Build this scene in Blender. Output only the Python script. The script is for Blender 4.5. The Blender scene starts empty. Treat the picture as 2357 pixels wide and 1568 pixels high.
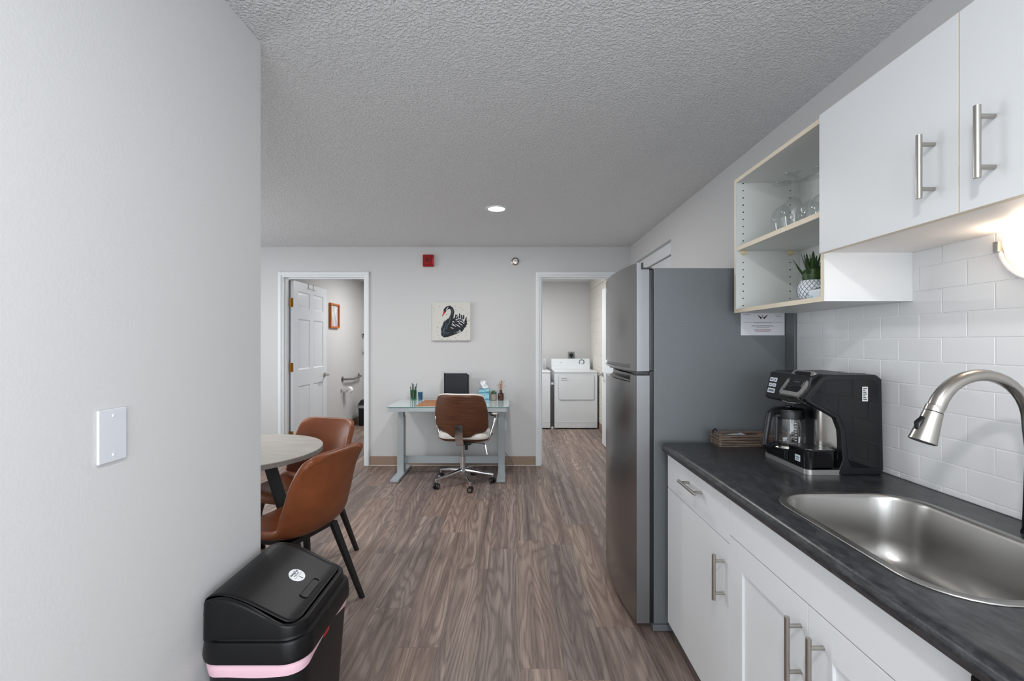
import bpy, bmesh, math, random
from mathutils import Vector, Matrix
random.seed(7)
C = bpy.context.scene.collection
PI = math.pi
H = 1.3476                      # eye height
ZC = 2.397                      # ceiling height

# ------------------------------------------------------------------ materials
def lin(c):
    out = []
    for v in c:
        v = v / 255.0
        out.append(v / 12.92 if v <= .04045 else ((v + .055) / 1.055) ** 2.4)
    return (out[0], out[1], out[2], 1)

def M(name, col, rough=.5, metal=0.0, bump=None, trans=0.0, emit=0.0, coat=0.0, ior=1.45, spec=.5, aniso=0.0, vary=None):
    m = bpy.data.materials.new(name); m.use_nodes = True
    nt = m.node_tree; b = nt.nodes['Principled BSDF']
    b.inputs['Base Color'].default_value = lin(col)
    b.inputs['Roughness'].default_value = rough
    b.inputs['Metallic'].default_value = metal
    b.inputs['Transmission Weight'].default_value = trans
    b.inputs['IOR'].default_value = ior
    b.inputs['Coat Weight'].default_value = coat
    b.inputs['Specular IOR Level'].default_value = spec
    b.inputs['Anisotropic'].default_value = aniso
    if emit:
        b.inputs['Emission Color'].default_value = lin(col)
        b.inputs['Emission Strength'].default_value = emit
    if bump or vary:
        tc = nt.nodes.new('ShaderNodeTexCoord')
    if bump:                                     # (scale, strength, stretch)
        mp = nt.nodes.new('ShaderNodeMapping')
        mp.inputs['Scale'].default_value = bump[2] if len(bump) > 2 else (1, 1, 1)
        nz = nt.nodes.new('ShaderNodeTexNoise'); nz.inputs['Scale'].default_value = bump[0]; nz.inputs['Detail'].default_value = 3
        bp = nt.nodes.new('ShaderNodeBump'); bp.inputs['Strength'].default_value = bump[1]; bp.inputs['Distance'].default_value = .01
        nt.links.new(tc.outputs['Object'], mp.inputs[0]); nt.links.new(mp.outputs[0], nz.inputs['Vector'])
        nt.links.new(nz.outputs['Fac'], bp.inputs['Height']); nt.links.new(bp.outputs[0], b.inputs['Normal'])
    if vary:                                     # (other colour, scale, stretch, lo, hi)
        mp = nt.nodes.new('ShaderNodeMapping'); mp.inputs['Scale'].default_value = vary[2]
        nz = nt.nodes.new('ShaderNodeTexNoise'); nz.inputs['Scale'].default_value = vary[1]; nz.inputs['Detail'].default_value = 6
        nz.inputs['Roughness'].default_value = .65
        rp = nt.nodes.new('ShaderNodeValToRGB')
        rp.color_ramp.elements[0].position = vary[3]; rp.color_ramp.elements[1].position = vary[4]
        rp.color_ramp.elements[0].color = lin(col); rp.color_ramp.elements[1].color = lin(vary[0])
        nt.links.new(tc.outputs['Object'], mp.inputs[0]); nt.links.new(mp.outputs[0], nz.inputs['Vector'])
        nt.links.new(nz.outputs['Fac'], rp.inputs[0]); nt.links.new(rp.outputs[0], b.inputs['Base Color'])
    return m

WALL = M('wall_paint', (201, 201, 201), .75, bump=(170, .06))
CEIL = M('popcorn_ceiling', (222, 223, 224), .95)
nt = CEIL.node_tree; b = nt.nodes['Principled BSDF']
tc = nt.nodes.new('ShaderNodeTexCoord')
vo = nt.nodes.new('ShaderNodeTexNoise'); vo.inputs['Scale'].default_value = 105; vo.inputs['Detail'].default_value = 2.5; vo.inputs['Roughness'].default_value = .6
cr = nt.nodes.new('ShaderNodeValToRGB'); cr.color_ramp.elements[0].position = .42; cr.color_ramp.elements[1].position = .66
bp = nt.nodes.new('ShaderNodeBump'); bp.inputs['Strength'].default_value = .75; bp.inputs['Distance'].default_value = .006
nt.links.new(tc.outputs['Object'], vo.inputs['Vector']); nt.links.new(vo.outputs['Fac'], cr.inputs[0])
nt.links.new(cr.outputs[0], bp.inputs['Height']); nt.links.new(bp.outputs[0], b.inputs['Normal'])

def mathn(nt, op, a, b_=None, c=None):
    n = nt.nodes.new('ShaderNodeMath'); n.operation = op
    for i, v in enumerate((a, b_, c)):
        if v is None: continue
        if isinstance(v, (int, float)): n.inputs[i].default_value = v
        else: nt.links.new(v, n.inputs[i])
    return n.outputs[0]

def floor_mat():
    m = bpy.data.materials.new('vinyl_planks'); m.use_nodes = True
    nt = m.node_tree; b = nt.nodes['Principled BSDF']; L = nt.links.new
    tc = nt.nodes.new('ShaderNodeTexCoord'); sp = nt.nodes.new('ShaderNodeSeparateXYZ'); L(tc.outputs['Object'], sp.inputs[0])
    W, LEN = .181, 1.22
    u = mathn(nt, 'DIVIDE', mathn(nt, 'ADD', sp.outputs[0], 20.06), W)
    iu = mathn(nt, 'FLOOR', u); fu = mathn(nt, 'FRACT', u)
    wn = nt.nodes.new('ShaderNodeTexWhiteNoise'); wn.noise_dimensions = '1D'; L(iu, wn.inputs['W'])
    v = mathn(nt, 'ADD', mathn(nt, 'DIVIDE', mathn(nt, 'ADD', sp.outputs[1], 20), LEN), wn.outputs['Value'])
    iv = mathn(nt, 'FLOOR', v); fv = mathn(nt, 'FRACT', v)
    cid = nt.nodes.new('ShaderNodeCombineXYZ'); L(iu, cid.inputs[0]); L(iv, cid.inputs[1])
    w2 = nt.nodes.new('ShaderNodeTexWhiteNoise'); w2.noise_dimensions = '3D'; L(cid.outputs[0], w2.inputs['Vector'])
    # grain coordinates, shifted per plank
    def coords(kx, ky, sx, sy):
        c = nt.nodes.new('ShaderNodeCombineXYZ')
        L(mathn(nt, 'ADD', mathn(nt, 'MULTIPLY', sp.outputs[0], kx), mathn(nt, 'MULTIPLY', w2.outputs['Value'], sx)), c.inputs[0])
        L(mathn(nt, 'ADD', mathn(nt, 'MULTIPLY', sp.outputs[1], ky), mathn(nt, 'MULTIPLY', w2.outputs['Value'], sy)), c.inputs[1])
        return c.outputs[0]
    def noise(v, detail, rough, dist=0):
        n = nt.nodes.new('ShaderNodeTexNoise'); n.inputs['Scale'].default_value = 1; n.inputs['Detail'].default_value = detail
        n.inputs['Roughness'].default_value = rough; n.inputs['Distortion'].default_value = dist; L(v, n.inputs['Vector']); return n.outputs['Fac']
    n1 = noise(coords(7.0, .75, 37, 91), 1.5, .42, .1)          # the tree's growth: its contours are the cathedral grain
    ring = mathn(nt, 'MULTIPLY_ADD', mathn(nt, 'SINE', mathn(nt, 'MULTIPLY', n1, 105)), .5, .5)
    ring = mathn(nt, 'POWER', ring, 2.2)                           # thin dark lines
    fibre = noise(coords(620, 12, 55, 13), 4, .75)
    pore = noise(coords(150, 4, 71, 29), 4, .7)
    broad = noise(coords(21, .5, 17, 43), 2, .5)
    msk = nt.nodes.new('ShaderNodeMapRange'); msk.inputs[1].default_value = .38; msk.inputs[2].default_value = .58; L(broad, msk.inputs[0])
    t = mathn(nt, 'MULTIPLY_ADD', mathn(nt, 'SUBTRACT', fibre, .5), .55, .5)
    t = mathn(nt, 'ADD', t, mathn(nt, 'MULTIPLY', mathn(nt, 'SUBTRACT', pore, .5), .75))
    t = mathn(nt, 'ADD', t, mathn(nt, 'MULTIPLY', mathn(nt, 'SUBTRACT', broad, .5), 1.2))
    t = mathn(nt, 'SUBTRACT', t, mathn(nt, 'MULTIPLY', mathn(nt, 'MULTIPLY', ring, mathn(nt, 'MULTIPLY_ADD', msk.outputs[0], .8, .2)), .23))
    t = mathn(nt, 'ADD', t, mathn(nt, 'MULTIPLY_ADD', w2.outputs['Value'], .16, .02))
    n2 = nt.nodes.new('ShaderNodeTexNoise'); L(coords(200, 5, 5, 5), n2.inputs['Vector']); n2.inputs['Scale'].default_value = 1
    rp = nt.nodes.new('ShaderNodeValToRGB'); e = rp.color_ramp.elements
    e[0].position = .16; e[0].color = lin((66, 55, 53))
    e[1].position = 1.0; e[1].color = lin((178, 161, 149))
    q = e.new(.44); q.color = lin((112, 97, 91))
    q = e.new(.68); q.color = lin((141, 125, 116))
    L(t, rp.inputs[0])
    # colour temperature shift per plank
    hs = nt.nodes.new('ShaderNodeHueSaturation')
    L(rp.outputs[0], hs.inputs['Color'])
    L(mathn(nt, 'MULTIPLY_ADD', w2.outputs['Value'], .5, .8), hs.inputs['Saturation'])
    # joints
    ex = mathn(nt, 'LESS_THAN', mathn(nt, 'MINIMUM', fu, mathn(nt, 'SUBTRACT', 1, fu)), .006)
    ey = mathn(nt, 'LESS_THAN', mathn(nt, 'MINIMUM', fv, mathn(nt, 'SUBTRACT', 1, fv)), .0009)
    j = mathn(nt, 'MULTIPLY', mathn(nt, 'MAXIMUM', ex, ey), .45)
    mx = nt.nodes.new('ShaderNodeMixRGB'); mx.inputs[2].default_value = lin((60, 50, 47))
    L(j, mx.inputs[0]); L(hs.outputs[0], mx.inputs[1]); L(mx.outputs[0], b.inputs['Base Color'])
    L(mathn(nt, 'MULTIPLY_ADD', n2.outputs['Fac'], .25, .33), b.inputs['Roughness'])
    bp = nt.nodes.new('ShaderNodeBump'); bp.inputs['Strength'].default_value = .12; bp.inputs['Distance'].default_value = .002
    L(n2.outputs['Fac'], bp.inputs['Height']); L(bp.outputs[0], b.inputs['Normal'])
    return m
FLOOR = floor_mat()

TRIM = M('white_trim', (222, 226, 228), .4)
DOORW = M('door_white', (226, 231, 236), .4)
VINYL = M('brown_vinyl', (150, 128, 112), .5)
CAB = M('cabinet_white', (218, 221, 223), .38)
CABI = M('cabinet_inside', (214, 217, 214), .45)
EDGE = M('cream_edging', (226, 214, 192), .5)
STEEL = M('stainless', (140, 139, 139), .24, 1.0, bump=(3, .02, (1, 1, 220)))
STEELV = M('polished_steel', (190, 188, 184), .2, 1.0, bump=(40, .03, (1, 1, .02)))
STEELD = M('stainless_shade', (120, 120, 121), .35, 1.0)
SINKM = M('sink_steel', (168, 166, 163), .31, 1.0, bump=(4, .03, (1, 130, 1)))
NICKEL = M('brushed_nickel', (176, 172, 166), .28, 1.0)
CHROME = M('chrome', (215, 215, 218), .1, 1.0)
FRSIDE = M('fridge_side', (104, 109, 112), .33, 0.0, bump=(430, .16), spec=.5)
COUNTER = M('dark_laminate', (36, 37, 40), .3, 0, vary=((74, 75, 78), 75, (1, .35, 1), .42, .8), bump=(160, .04))
TILE = M('white_tile', (230, 231, 232), .07, 0, coat=.3)
GROUT = M('grout', (232, 233, 233), .7)
BLACK = M('black_plastic', (22, 23, 26), .38)
BLACKG = M('black_gloss', (14, 14, 17), .13)
BLACKS = M('black_satin', (30, 31, 34), .32)
BINB = M('bin_black', (18, 18, 20), .45, bump=(220, .03), spec=.35)
BINL = M('bin_lid_black', (14, 14, 16), .42, bump=(260, .02), spec=.3)
BSTEEL = M('black_steel', (20, 20, 21), .45)
LEATHER = M('tan_leather', (130, 71, 37), .42, bump=(150, .05), vary=((106, 56, 30), 9, (1, 1, 1), .3, .75))
TABLEM = M('grey_oak', (172, 168, 163), .45, vary=((150, 144, 138), 6, (1.2, 9, 1), .35, .75))
TABLEE = M('grey_oak_edge', (150, 145, 140), .5, vary=((112, 108, 104), 130, (1, 1, 1), .35, .7))
DESKG = M('desk_grey', (166, 174, 177), .42)
DESKT = M('desk_glass', (206, 222, 222), .06, coat=.6)
DESKE = M('desk_glass_edge', (84, 134, 128), .1)
VENEER = M('walnut_veneer', (104, 63, 40), .42, vary=((66, 38, 23), 5, (1.2, 1, 26), .35, .68))
WLEATH = M('white_leather', (216, 212, 204), .45)
MAT = M('tan_desk_mat', (176, 118, 78), .6)
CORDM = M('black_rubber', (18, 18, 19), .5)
WHITEP = M('white_plastic', (226, 228, 232), .3)
PAPER = M('paper', (216, 216, 220), .6)
INK = M('ink', (40, 40, 44), .7)
REDINK = M('red_ink', (140, 60, 66), .7)
RED = M('alarm_red', (150, 14, 22), .3)
REDD = M('alarm_red_dark', (104, 8, 14), .35)
def thin_glass(name, tint, shine=.16):
    m = bpy.data.materials.new(name); m.use_nodes = True; nt = m.node_tree
    for n in list(nt.nodes): nt.nodes.remove(n)
    o = nt.nodes.new('ShaderNodeOutputMaterial'); mx = nt.nodes.new('ShaderNodeMixShader')
    tr = nt.nodes.new('ShaderNodeBsdfTransparent'); tr.inputs[0].default_value = lin(tint)
    gl = nt.nodes.new('ShaderNodeBsdfGlossy'); gl.inputs['Roughness'].default_value = .03
    lw = nt.nodes.new('ShaderNodeLayerWeight'); lw.inputs[0].default_value = .35
    f = mathn(nt, 'MINIMUM', mathn(nt, 'MULTIPLY_ADD', mathn(nt, 'POWER', lw.outputs['Facing'], 1.7), .7, .07), .8)
    nt.links.new(f, mx.inputs[0]); nt.links.new(tr.outputs[0], mx.inputs[1]); nt.links.new(gl.outputs[0], mx.inputs[2])
    nt.links.new(mx.outputs[0], o.inputs[0])
    return m
GLASS = thin_glass('clear_glass', (251, 252, 252))
GGLASS = thin_glass('green_glass', (176, 222, 202))
BGLASS = thin_glass('blue_glass', (158, 208, 226))
AMBER = M('amber_glass', (62, 26, 16), .12)
BLACKFOLD = M('black_folder', (30, 34, 42), .55)
GREEN = M('aloe_green', (44, 72, 24), .4, vary=((24, 46, 26), 14, (1, 1, 1), .35, .7))
SUCC = M('succulent_green', (92, 122, 88), .5)
CONC = M('concrete', (158, 146, 136), .8)
DRY = M('dried_stem', (172, 122, 88), .8)
WHITECER = M('white_ceramic', (222, 226, 230), .35)
GREYLINE = M('grey_glaze', (112, 120, 130), .4)
PINK = M('pink_liner', (222, 184, 196), .5, bump=(22, .25))
REDS = M('red_drawstring', (176, 30, 34), .5)
BRASS = M('brass', (186, 134, 62), .3, 1.0)
PICW = M('orange_wood', (178, 96, 42), .5)
PICC = M('grey_print', (176, 168, 172), .6, vary=((214, 210, 212), 16, (1, 1, .4), .45, .6))
APPL = M('appliance_white', (220, 225, 229), .28)
APPG = M('appliance_grey', (176, 182, 188), .35)
DGREEN = M('dial_green', (40, 92, 78), .5)
LAMP = M('lamp_lens', (255, 255, 255), .5, emit=9)
SCON = M('sconce_glass', (255, 232, 204), .4, emit=2.4)
CLOSET = M('closet_panel', (214, 217, 220), .45)
BLOCK = M('painted_block', (214, 211, 204), .6)
CANVAS = M('canvas', (206, 205, 198), .8, bump=(220, .1))
SWANB = M('swan_black', (26, 28, 34), .7)
SWANG = M('swan_slate', (74, 92, 104), .7)
SWANW = M('swan_white', (214, 216, 218), .7)
SWANR = M('swan_red', (186, 30, 40), .6)
WOODX = M('weathered_wood', (128, 112, 98), .7, vary=((58, 46, 40), 7, (1, 1, 22), .35, .68))
BLUEW = M('blue_white_pack', (214, 222, 228), .4, vary=((110, 156, 186), 24, (1, 1, 1), .52, .62))
TISSB = M('teal_tissue_box', (56, 132, 168), .5, vary=((164, 214, 220), 5, (1, 1, 16), .44, .56))
TISS = M('tissue', (240, 240, 242), .8)
GLUE = M('cream_pin', (226, 208, 166), .4)

# ------------------------------------------------------------------ mesh helpers
class B:
    def __init__(s): s.bm = bmesh.new(); s.mi = 0
    def _merge(s, tb):
        for f in tb.faces: f.material_index = s.mi
        me = bpy.data.meshes.new('tmp'); tb.to_mesh(me); tb.free(); s.bm.from_mesh(me); bpy.data.meshes.remove(me); return s
    def m(s, i): s.mi = i; return s
    def box(s, x0, x1, y0, y1, z0, z1, bev=0, seg=2):
        tb = bmesh.new()
        v = [tb.verts.new((x, y, z)) for x in (x0, x1) for y in (y0, y1) for z in (z0, z1)]
        for f in ((0, 1, 3, 2), (4, 6, 7, 5), (0, 4, 5, 1), (2, 3, 7, 6), (0, 2, 6, 4), (1, 5, 7, 3)):
            tb.faces.new([v[i] for i in f])
        bmesh.ops.recalc_face_normals(tb, faces=tb.faces)
        if bev: bmesh.ops.bevel(tb, geom=list(tb.edges), offset=bev, segments=seg, profile=.6, affect='EDGES')
        return s._merge(tb)
    def prism(s, pts, axis, a0, a1, bev=0, seg=2):
        """polygon in the plane across AXIS: x -> (y,z), y -> (x,z), z -> (x,y)"""
        f = {'x': lambda p, a: (a, p[0], p[1]), 'y': lambda p, a: (p[0], a, p[1]), 'z': lambda p, a: (p[0], p[1], a)}[axis]
        tb = bmesh.new()
        lo = [tb.verts.new(f(p, a0)) for p in pts]; hi = [tb.verts.new(f(p, a1)) for p in pts]
        n = len(pts)
        tb.faces.new(lo); tb.faces.new(hi)
        for i in range(n): tb.faces.new((lo[i], lo[(i + 1) % n], hi[(i + 1) % n], hi[i]))
        bmesh.ops.recalc_face_normals(tb, faces=tb.faces)
        if bev: bmesh.ops.bevel(tb, geom=[e for e in tb.edges if len(e.link_faces) == 2 and e.calc_face_angle(0) > .6], offset=bev, segments=seg, profile=.6, affect='EDGES')
        return s._merge(tb)
    def loft(s, loops, cap0=True, cap1=True, closed=True):
        tb = bmesh.new(); R = [[tb.verts.new(p) for p in lp] for lp in loops]; n = len(loops[0])
        for a, b_ in zip(R, R[1:]):
            for i in range(n if closed else n - 1):
                tb.faces.new((a[i], a[(i + 1) % n], b_[(i + 1) % n], b_[i]))
        if cap0: tb.faces.new(R[0])
        if cap1: tb.faces.new(R[-1])
        bmesh.ops.recalc_face_normals(tb, faces=tb.faces)
        return s._merge(tb)
    def tube(s, pts, r, n=12, cap=True, sq=None):
        """round tube (or a bar of section sq=(w,h)) along pts; r may be a list"""
        P = [Vector(p) for p in pts]; k = len(P)
        rs = r if isinstance(r, (list, tuple)) else [r] * k
        loops = []; up = None
        for i in range(k):
            t = (P[min(i + 1, k - 1)] - P[max(i - 1, 0)]).normalized()
            if up is None:
                up = Vector((0, 0, 1)) if abs(t.z) < .95 else Vector((0, 1, 0))
            x = t.cross(up).normalized(); up = x.cross(t).normalized()
            loops.append([P[i] + x * math.cos(2 * PI * j / n) * rs[i] + up * math.sin(2 * PI * j / n) * rs[i] for j in range(n)])
        return s.loft(loops, cap, cap)
    def lathe(s, prof, c=(0, 0, 0), axis='z', n=32, a0=0, a1=2 * PI, cap=False):
        full = abs(a1 - a0 - 2 * PI) < 1e-6
        k = n if full else n + 1
        def P(r, h, a):
            u, w = r * math.cos(a), r * math.sin(a)
            return {'z': (c[0] + u, c[1] + w, c[2] + h), 'y': (c[0] + u, c[1] + h, c[2] + w), 'x': (c[0] + h, c[1] + u, c[2] + w)}[axis]
        loops = [[P(max(r, 1e-5), h, a0 + (a1 - a0) * j / n) for j in range(k)] for r, h in prof]
        return s.loft(loops, cap or prof[0][0] < 1e-4, cap or prof[-1][0] < 1e-4, closed=full)
    def cyl(s, c, r, h0, h1, axis='z', n=24):
        return s.lathe([(r, h0), (r, h1)], c, axis, n, cap=True)
    def grid(s, fn, nu, nv):
        tb = bmesh.new(); V = [[tb.verts.new(fn(i / nu, j / nv)) for j in range(nv + 1)] for i in range(nu + 1)]
        for i in range(nu):
            for j in range(nv): tb.faces.new((V[i][j], V[i + 1][j], V[i + 1][j + 1], V[i][j + 1]))
        return s._merge(tb)
    def poly(s, pts3):
        tb = bmesh.new(); tb.faces.new([tb.verts.new(p) for p in pts3]); return s._merge(tb)
    def holed(s, outer, holes, fn):
        """flat face with holes; 2D points mapped by fn"""
        tb = bmesh.new(); E = []
        for lp in [outer] + holes:
            vs = [tb.verts.new(fn(p)) for p in lp]
            for i in range(len(vs)): E.append(tb.edges.new((vs[i], vs[(i + 1) % len(vs)])))
        bmesh.ops.triangle_fill(tb, use_beauty=True, use_dissolve=False, edges=E)
        return s._merge(tb)

def rr(x0, x1, y0, y1, r, n=6):
    """rounded rectangle, counter-clockwise"""
    pts = []
    for cx, cy, a in ((x1 - r, y1 - r, 0), (x0 + r, y1 - r, PI / 2), (x0 + r, y0 + r, PI), (x1 - r, y0 + r, 3 * PI / 2)):
        for i in range(n + 1):
            t = a + PI / 2 * i / n
            pts.append((cx + r * math.cos(t), cy + r * math.sin(t)))
    return pts

ORG = {}
def obj(name, b, mat, parent=None, smooth=35, mods=()):
    me = bpy.data.meshes.new(name)
    if parent is not None:
        o0 = ORG.get(parent.name, Vector((0, 0, 0)))
        bmesh.ops.translate(b.bm, verts=b.bm.verts, vec=-o0)
    b.bm.to_mesh(me); b.bm.free()
    for mm in (mat if isinstance(mat, (list, tuple)) else [mat]): me.materials.append(mm)
    if smooth:
        me.shade_smooth(); me.set_sharp_from_angle(angle=math.radians(smooth))
    o = bpy.data.objects.new(name, me); C.objects.link(o)
    if parent is not None:
        o.parent = parent; ORG[o.name] = ORG.get(parent.name, Vector((0, 0, 0)))
    if smooth and smooth <= 45 and not mods: mods = (('WEIGHTED_NORMAL', {'keep_sharp': True, 'weight': 60}),)
    for kind, kw in mods:
        md = o.modifiers.new(kind.lower(), kind)
        for k, v in kw.items(): setattr(md, k, v)
    return o
def thing(name, label, cat, loc=(0, 0, 0), group=None):
    o = bpy.data.objects.new(name, None); C.objects.link(o); o.location = loc
    o.empty_display_size = .05
    ORG[o.name] = Vector(loc); o['label'] = label; o['category'] = cat
    if group: o['group'] = group
    return o
def tag(o, label, cat, group=None):
    o['label'] = label; o['category'] = cat
    if group: o['group'] = group
    return o
def struct(name, b, mat, label=None, parent=None, smooth=35):
    o = obj(name, b, mat, parent, smooth)
    if parent is None: o['kind'] = 'structure'
    if label: o['label'] = label
    return o
def dup(root, loc, rz=0, label=None):
    r = root.copy(); C.objects.link(r); r.location = loc; r.rotation_euler = (0, 0, rz)
    if label: r['label'] = label
    for ch in list(root.children):
        c = ch.copy(); C.objects.link(c); c.parent = r
        for g in list(ch.children):
            d = g.copy(); C.objects.link(d); d.parent = c
    return r
def text(name, s, size, mat, loc, rot, parent, align='CENTER', ext=.0002):
    cu = bpy.data.curves.new(name, 'FONT'); cu.body = s; cu.size = size; cu.align_x = align; cu.align_y = 'CENTER'; cu.extrude = ext
    cu.materials.append(mat)
    tmp = bpy.data.objects.new('tmp_text', cu); C.objects.link(tmp)
    bpy.context.view_layer.update()
    me = bpy.data.meshes.new_from_object(tmp.evaluated_get(bpy.context.evaluated_depsgraph_get()))
    bpy.data.objects.remove(tmp); bpy.data.curves.remove(cu); me.name = name
    o = bpy.data.objects.new(name, me); C.objects.link(o); o.parent = parent
    o.location = Vector(loc) - ORG.get(parent.name, Vector((0, 0, 0))); o.rotation_euler = rot
    return o

# ------------------------------------------------------------------ room shell
XR, XL, YB, YL = 1.287, -.879, 4.988, 1.59
YB2 = 5.108
struct('floor', B().box(-4.2, 1.6, -2.8, 8.1, -.06, 0), FLOOR, smooth=0)
struct('ceiling', B().box(-4.2, 1.6, -2.8, 8.1, ZC, ZC + .06), CEIL, smooth=0)
# left kitchen partition and its return towards the dining side
struct('wall_left', B().box(-1.0, XL, -2.6, YL, 0, ZC, .004), WALL)
struct('wall_dining_front', B().box(-4.0, -1.0, YL - .12, YL, 0, ZC), WALL)
struct('wall_dining_left', B().box(-4.12, -4.0, -2.6, 8.0, 0, ZC), WALL)
# front wall (behind the viewer) with a wide window
w = B()
w.box(-4.0, -.7, -2.72, -2.6, 0, ZC); w.box(1.1, 1.4, -2.72, -2.6, 0, ZC); w.box(-.7, 1.1, -2.72, -2.6, 0, .5); w.box(-.7, 1.1, -2.72, -2.6, 2.2, ZC)
struct('wall_front', w, WALL)
w = B(); w.box(-.7, 1.1, -2.7, -2.64, .5, .56); w.box(-.7, 1.1, -2.7, -2.64, 2.14, 2.2); w.box(-.7, -.64, -2.7, -2.64, .5, 2.2); w.box(1.04, 1.1, -2.7, -2.64, .5, 2.2); w.box(.17, .23, -2.7, -2.64, .5, 2.2)
struct('window_1', w, TRIM)
w = B(); w.box(1.33, 1.39, -2.45, -1.25, .85, .91); w.box(1.33, 1.39, -2.45, -1.25, 2.04, 2.1); w.box(1.33, 1.39, -2.45, -2.39, .91, 2.04); w.box(1.33, 1.39, -1.31, -1.25, .91, 2.04)
struct('added_side_window', w, TRIM)  # window added out of view to let light onto the left wall
# back wall with two door openings
D1 = (-2.524, -1.61); D2 = (.295, 1.21); DT = 2.081
w = B()
w.box(-4.0, D1[0], YB, YB2, 0, ZC); w.box(D1[0], D1[1], YB, YB2, DT, ZC); w.box(D1[1], D2[0], YB, YB2, 0, ZC)
w.box(D2[0], D2[1], YB, YB2, DT, ZC); w.box(D2[1], 1.45, YB, YB2, 0, ZC)
struct('wall_back', w, WALL, smooth=0)
# right wall with the shallow closet opening
w = B()
CN0, CN1, CNT = 3.70, 4.74, 2.192
w.box(XR, 1.45, -2.6, -2.45, 0, ZC); w.box(XR, 1.45, -2.45, -1.25, 0, .85); w.box(XR, 1.45, -2.45, -1.25, 2.1, ZC); w.box(XR, 1.45, -1.25, CN0, 0, ZC); w.box(XR, 1.45, CN0, CN1, CNT, ZC); w.box(XR, 1.45, CN1, YB, 0, ZC); w.box(1.40, 1.45, CN0, CN1, 0, CNT)
struct('wall_right', w, WALL, smooth=0)
dr = struct('door_3', B().box(1.345, 1.375, CN0 + .003, CN1 - .003, .01, 2.085, .002), CLOSET)
struct('header', B().box(1.322, 1.372, CN0 + .002, CN1 - .002, 2.092, CNT - .001, .002), TRIM, parent=dr)
# casings and jambs
def casing(n, a, b_):
    w = B()
    o = .042
    for x0, x1 in ((a - o, a), (b_, b_ + o)):
        w.box(x0, x1, YB - .016, YB - .0005, 0, DT + o, .004)
        w.box(x0 + .008, x1 - .008, YB - .021, YB - .014, 0, DT + o - .008, .003)
    w.box(a - o, b_ + o, YB - .0165, YB - .0005, DT, DT + o, .004)
    w.box(a - o + .01, b_ + o - .01, YB - .0212, YB - .014, DT + .008, DT + o - .008, .003)
    for x0, x1 in ((a, a + .016), (b_ - .016, b_)):
        w.box(x0, x1, YB - .008, YB2 + .012, 0, DT)
    w.box(a + .016, b_ - .016, YB - .008, YB2 + .012, DT - .016, DT)
    w.box(a + .016, a + .03, YB + .03, YB + .06, 0, DT - .016); w.box(b_ - .03, b_ - .016, YB + .03, YB + .06, 0, DT - .016)
    w.box(a + .03, b_ - .03, YB + .03, YB + .06, DT - .03, DT - .016)
    return struct('trim_%d' % n, w, TRIM)
casing(1, *D1); casing(2, *D2)
# vinyl baseboards
def bboard(name, x0, x1, y0, y1, top=.104):
    w = B(); w.box(x0, x1, y0, y1, 0, top, .002); struct(name, w, VINYL)
bboard('baseboard_back', D1[1] + .042, D2[0] - .042, YB - .005, YB)
bboard('baseboard_back_left', -4.0, D1[0] - .042, YB - .005, YB)
bboard('baseboard_right', XR - .005, XR, 2.83, CN0, .104)
struct('baseboard_caulk', B().box(D1[1] + .042, D2[0] - .042, YB - .011, YB - .005, 0, .008), M('caulk', (206, 198, 190), .6))
# bathroom
BX = -2.612
struct('wall_bath_left', B().box(BX - .12, BX, YB2, 8.0, 0, ZC), WALL)
struct('wall_bath_back', B().box(BX, -.5, 7.92, 8.02, 0, ZC), WALL)
struct('wall_bath_right', B().box(-.5, -.4, YB2, 8.02, 0, ZC), WALL)
bboard('baseboard_bath', BX, BX + .005, YB2 + .02, 7.92); bboard('baseboard_bath_back', BX + .005, -.6, 7.915, 7.92)
# laundry
LX = 1.353
struct('wall_laundry_back', B().box(-.4, LX + .1, 7.9, 8.02, 0, ZC), WALL)
w = B()
z = 0.0; k = 0
while z < 2.25:
    y0 = YB2 + .005 - (.2 if k % 2 else 0)
    while y0 < 7.9:
        a, e = max(y0, YB2), min(y0 + .395, 7.9)
        if e - a > .02: w.box(LX, LX + .06, a + .0025, e - .0025, z + .0025, min(z + .19, 2.257) - .0025, .004, 1)
        y0 += .395
    z += .19; k += 1
w.box(LX + .004, LX + .09, YB2, 7.9, 0, 2.257)
w.box(LX - .012, LX + .09, YB2, 7.9, 2.257, ZC)
struct('wall_laundry_right', w, BLOCK)
bboard('baseboard_laundry', LX - .005, LX, YB2, 7.9)

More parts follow.
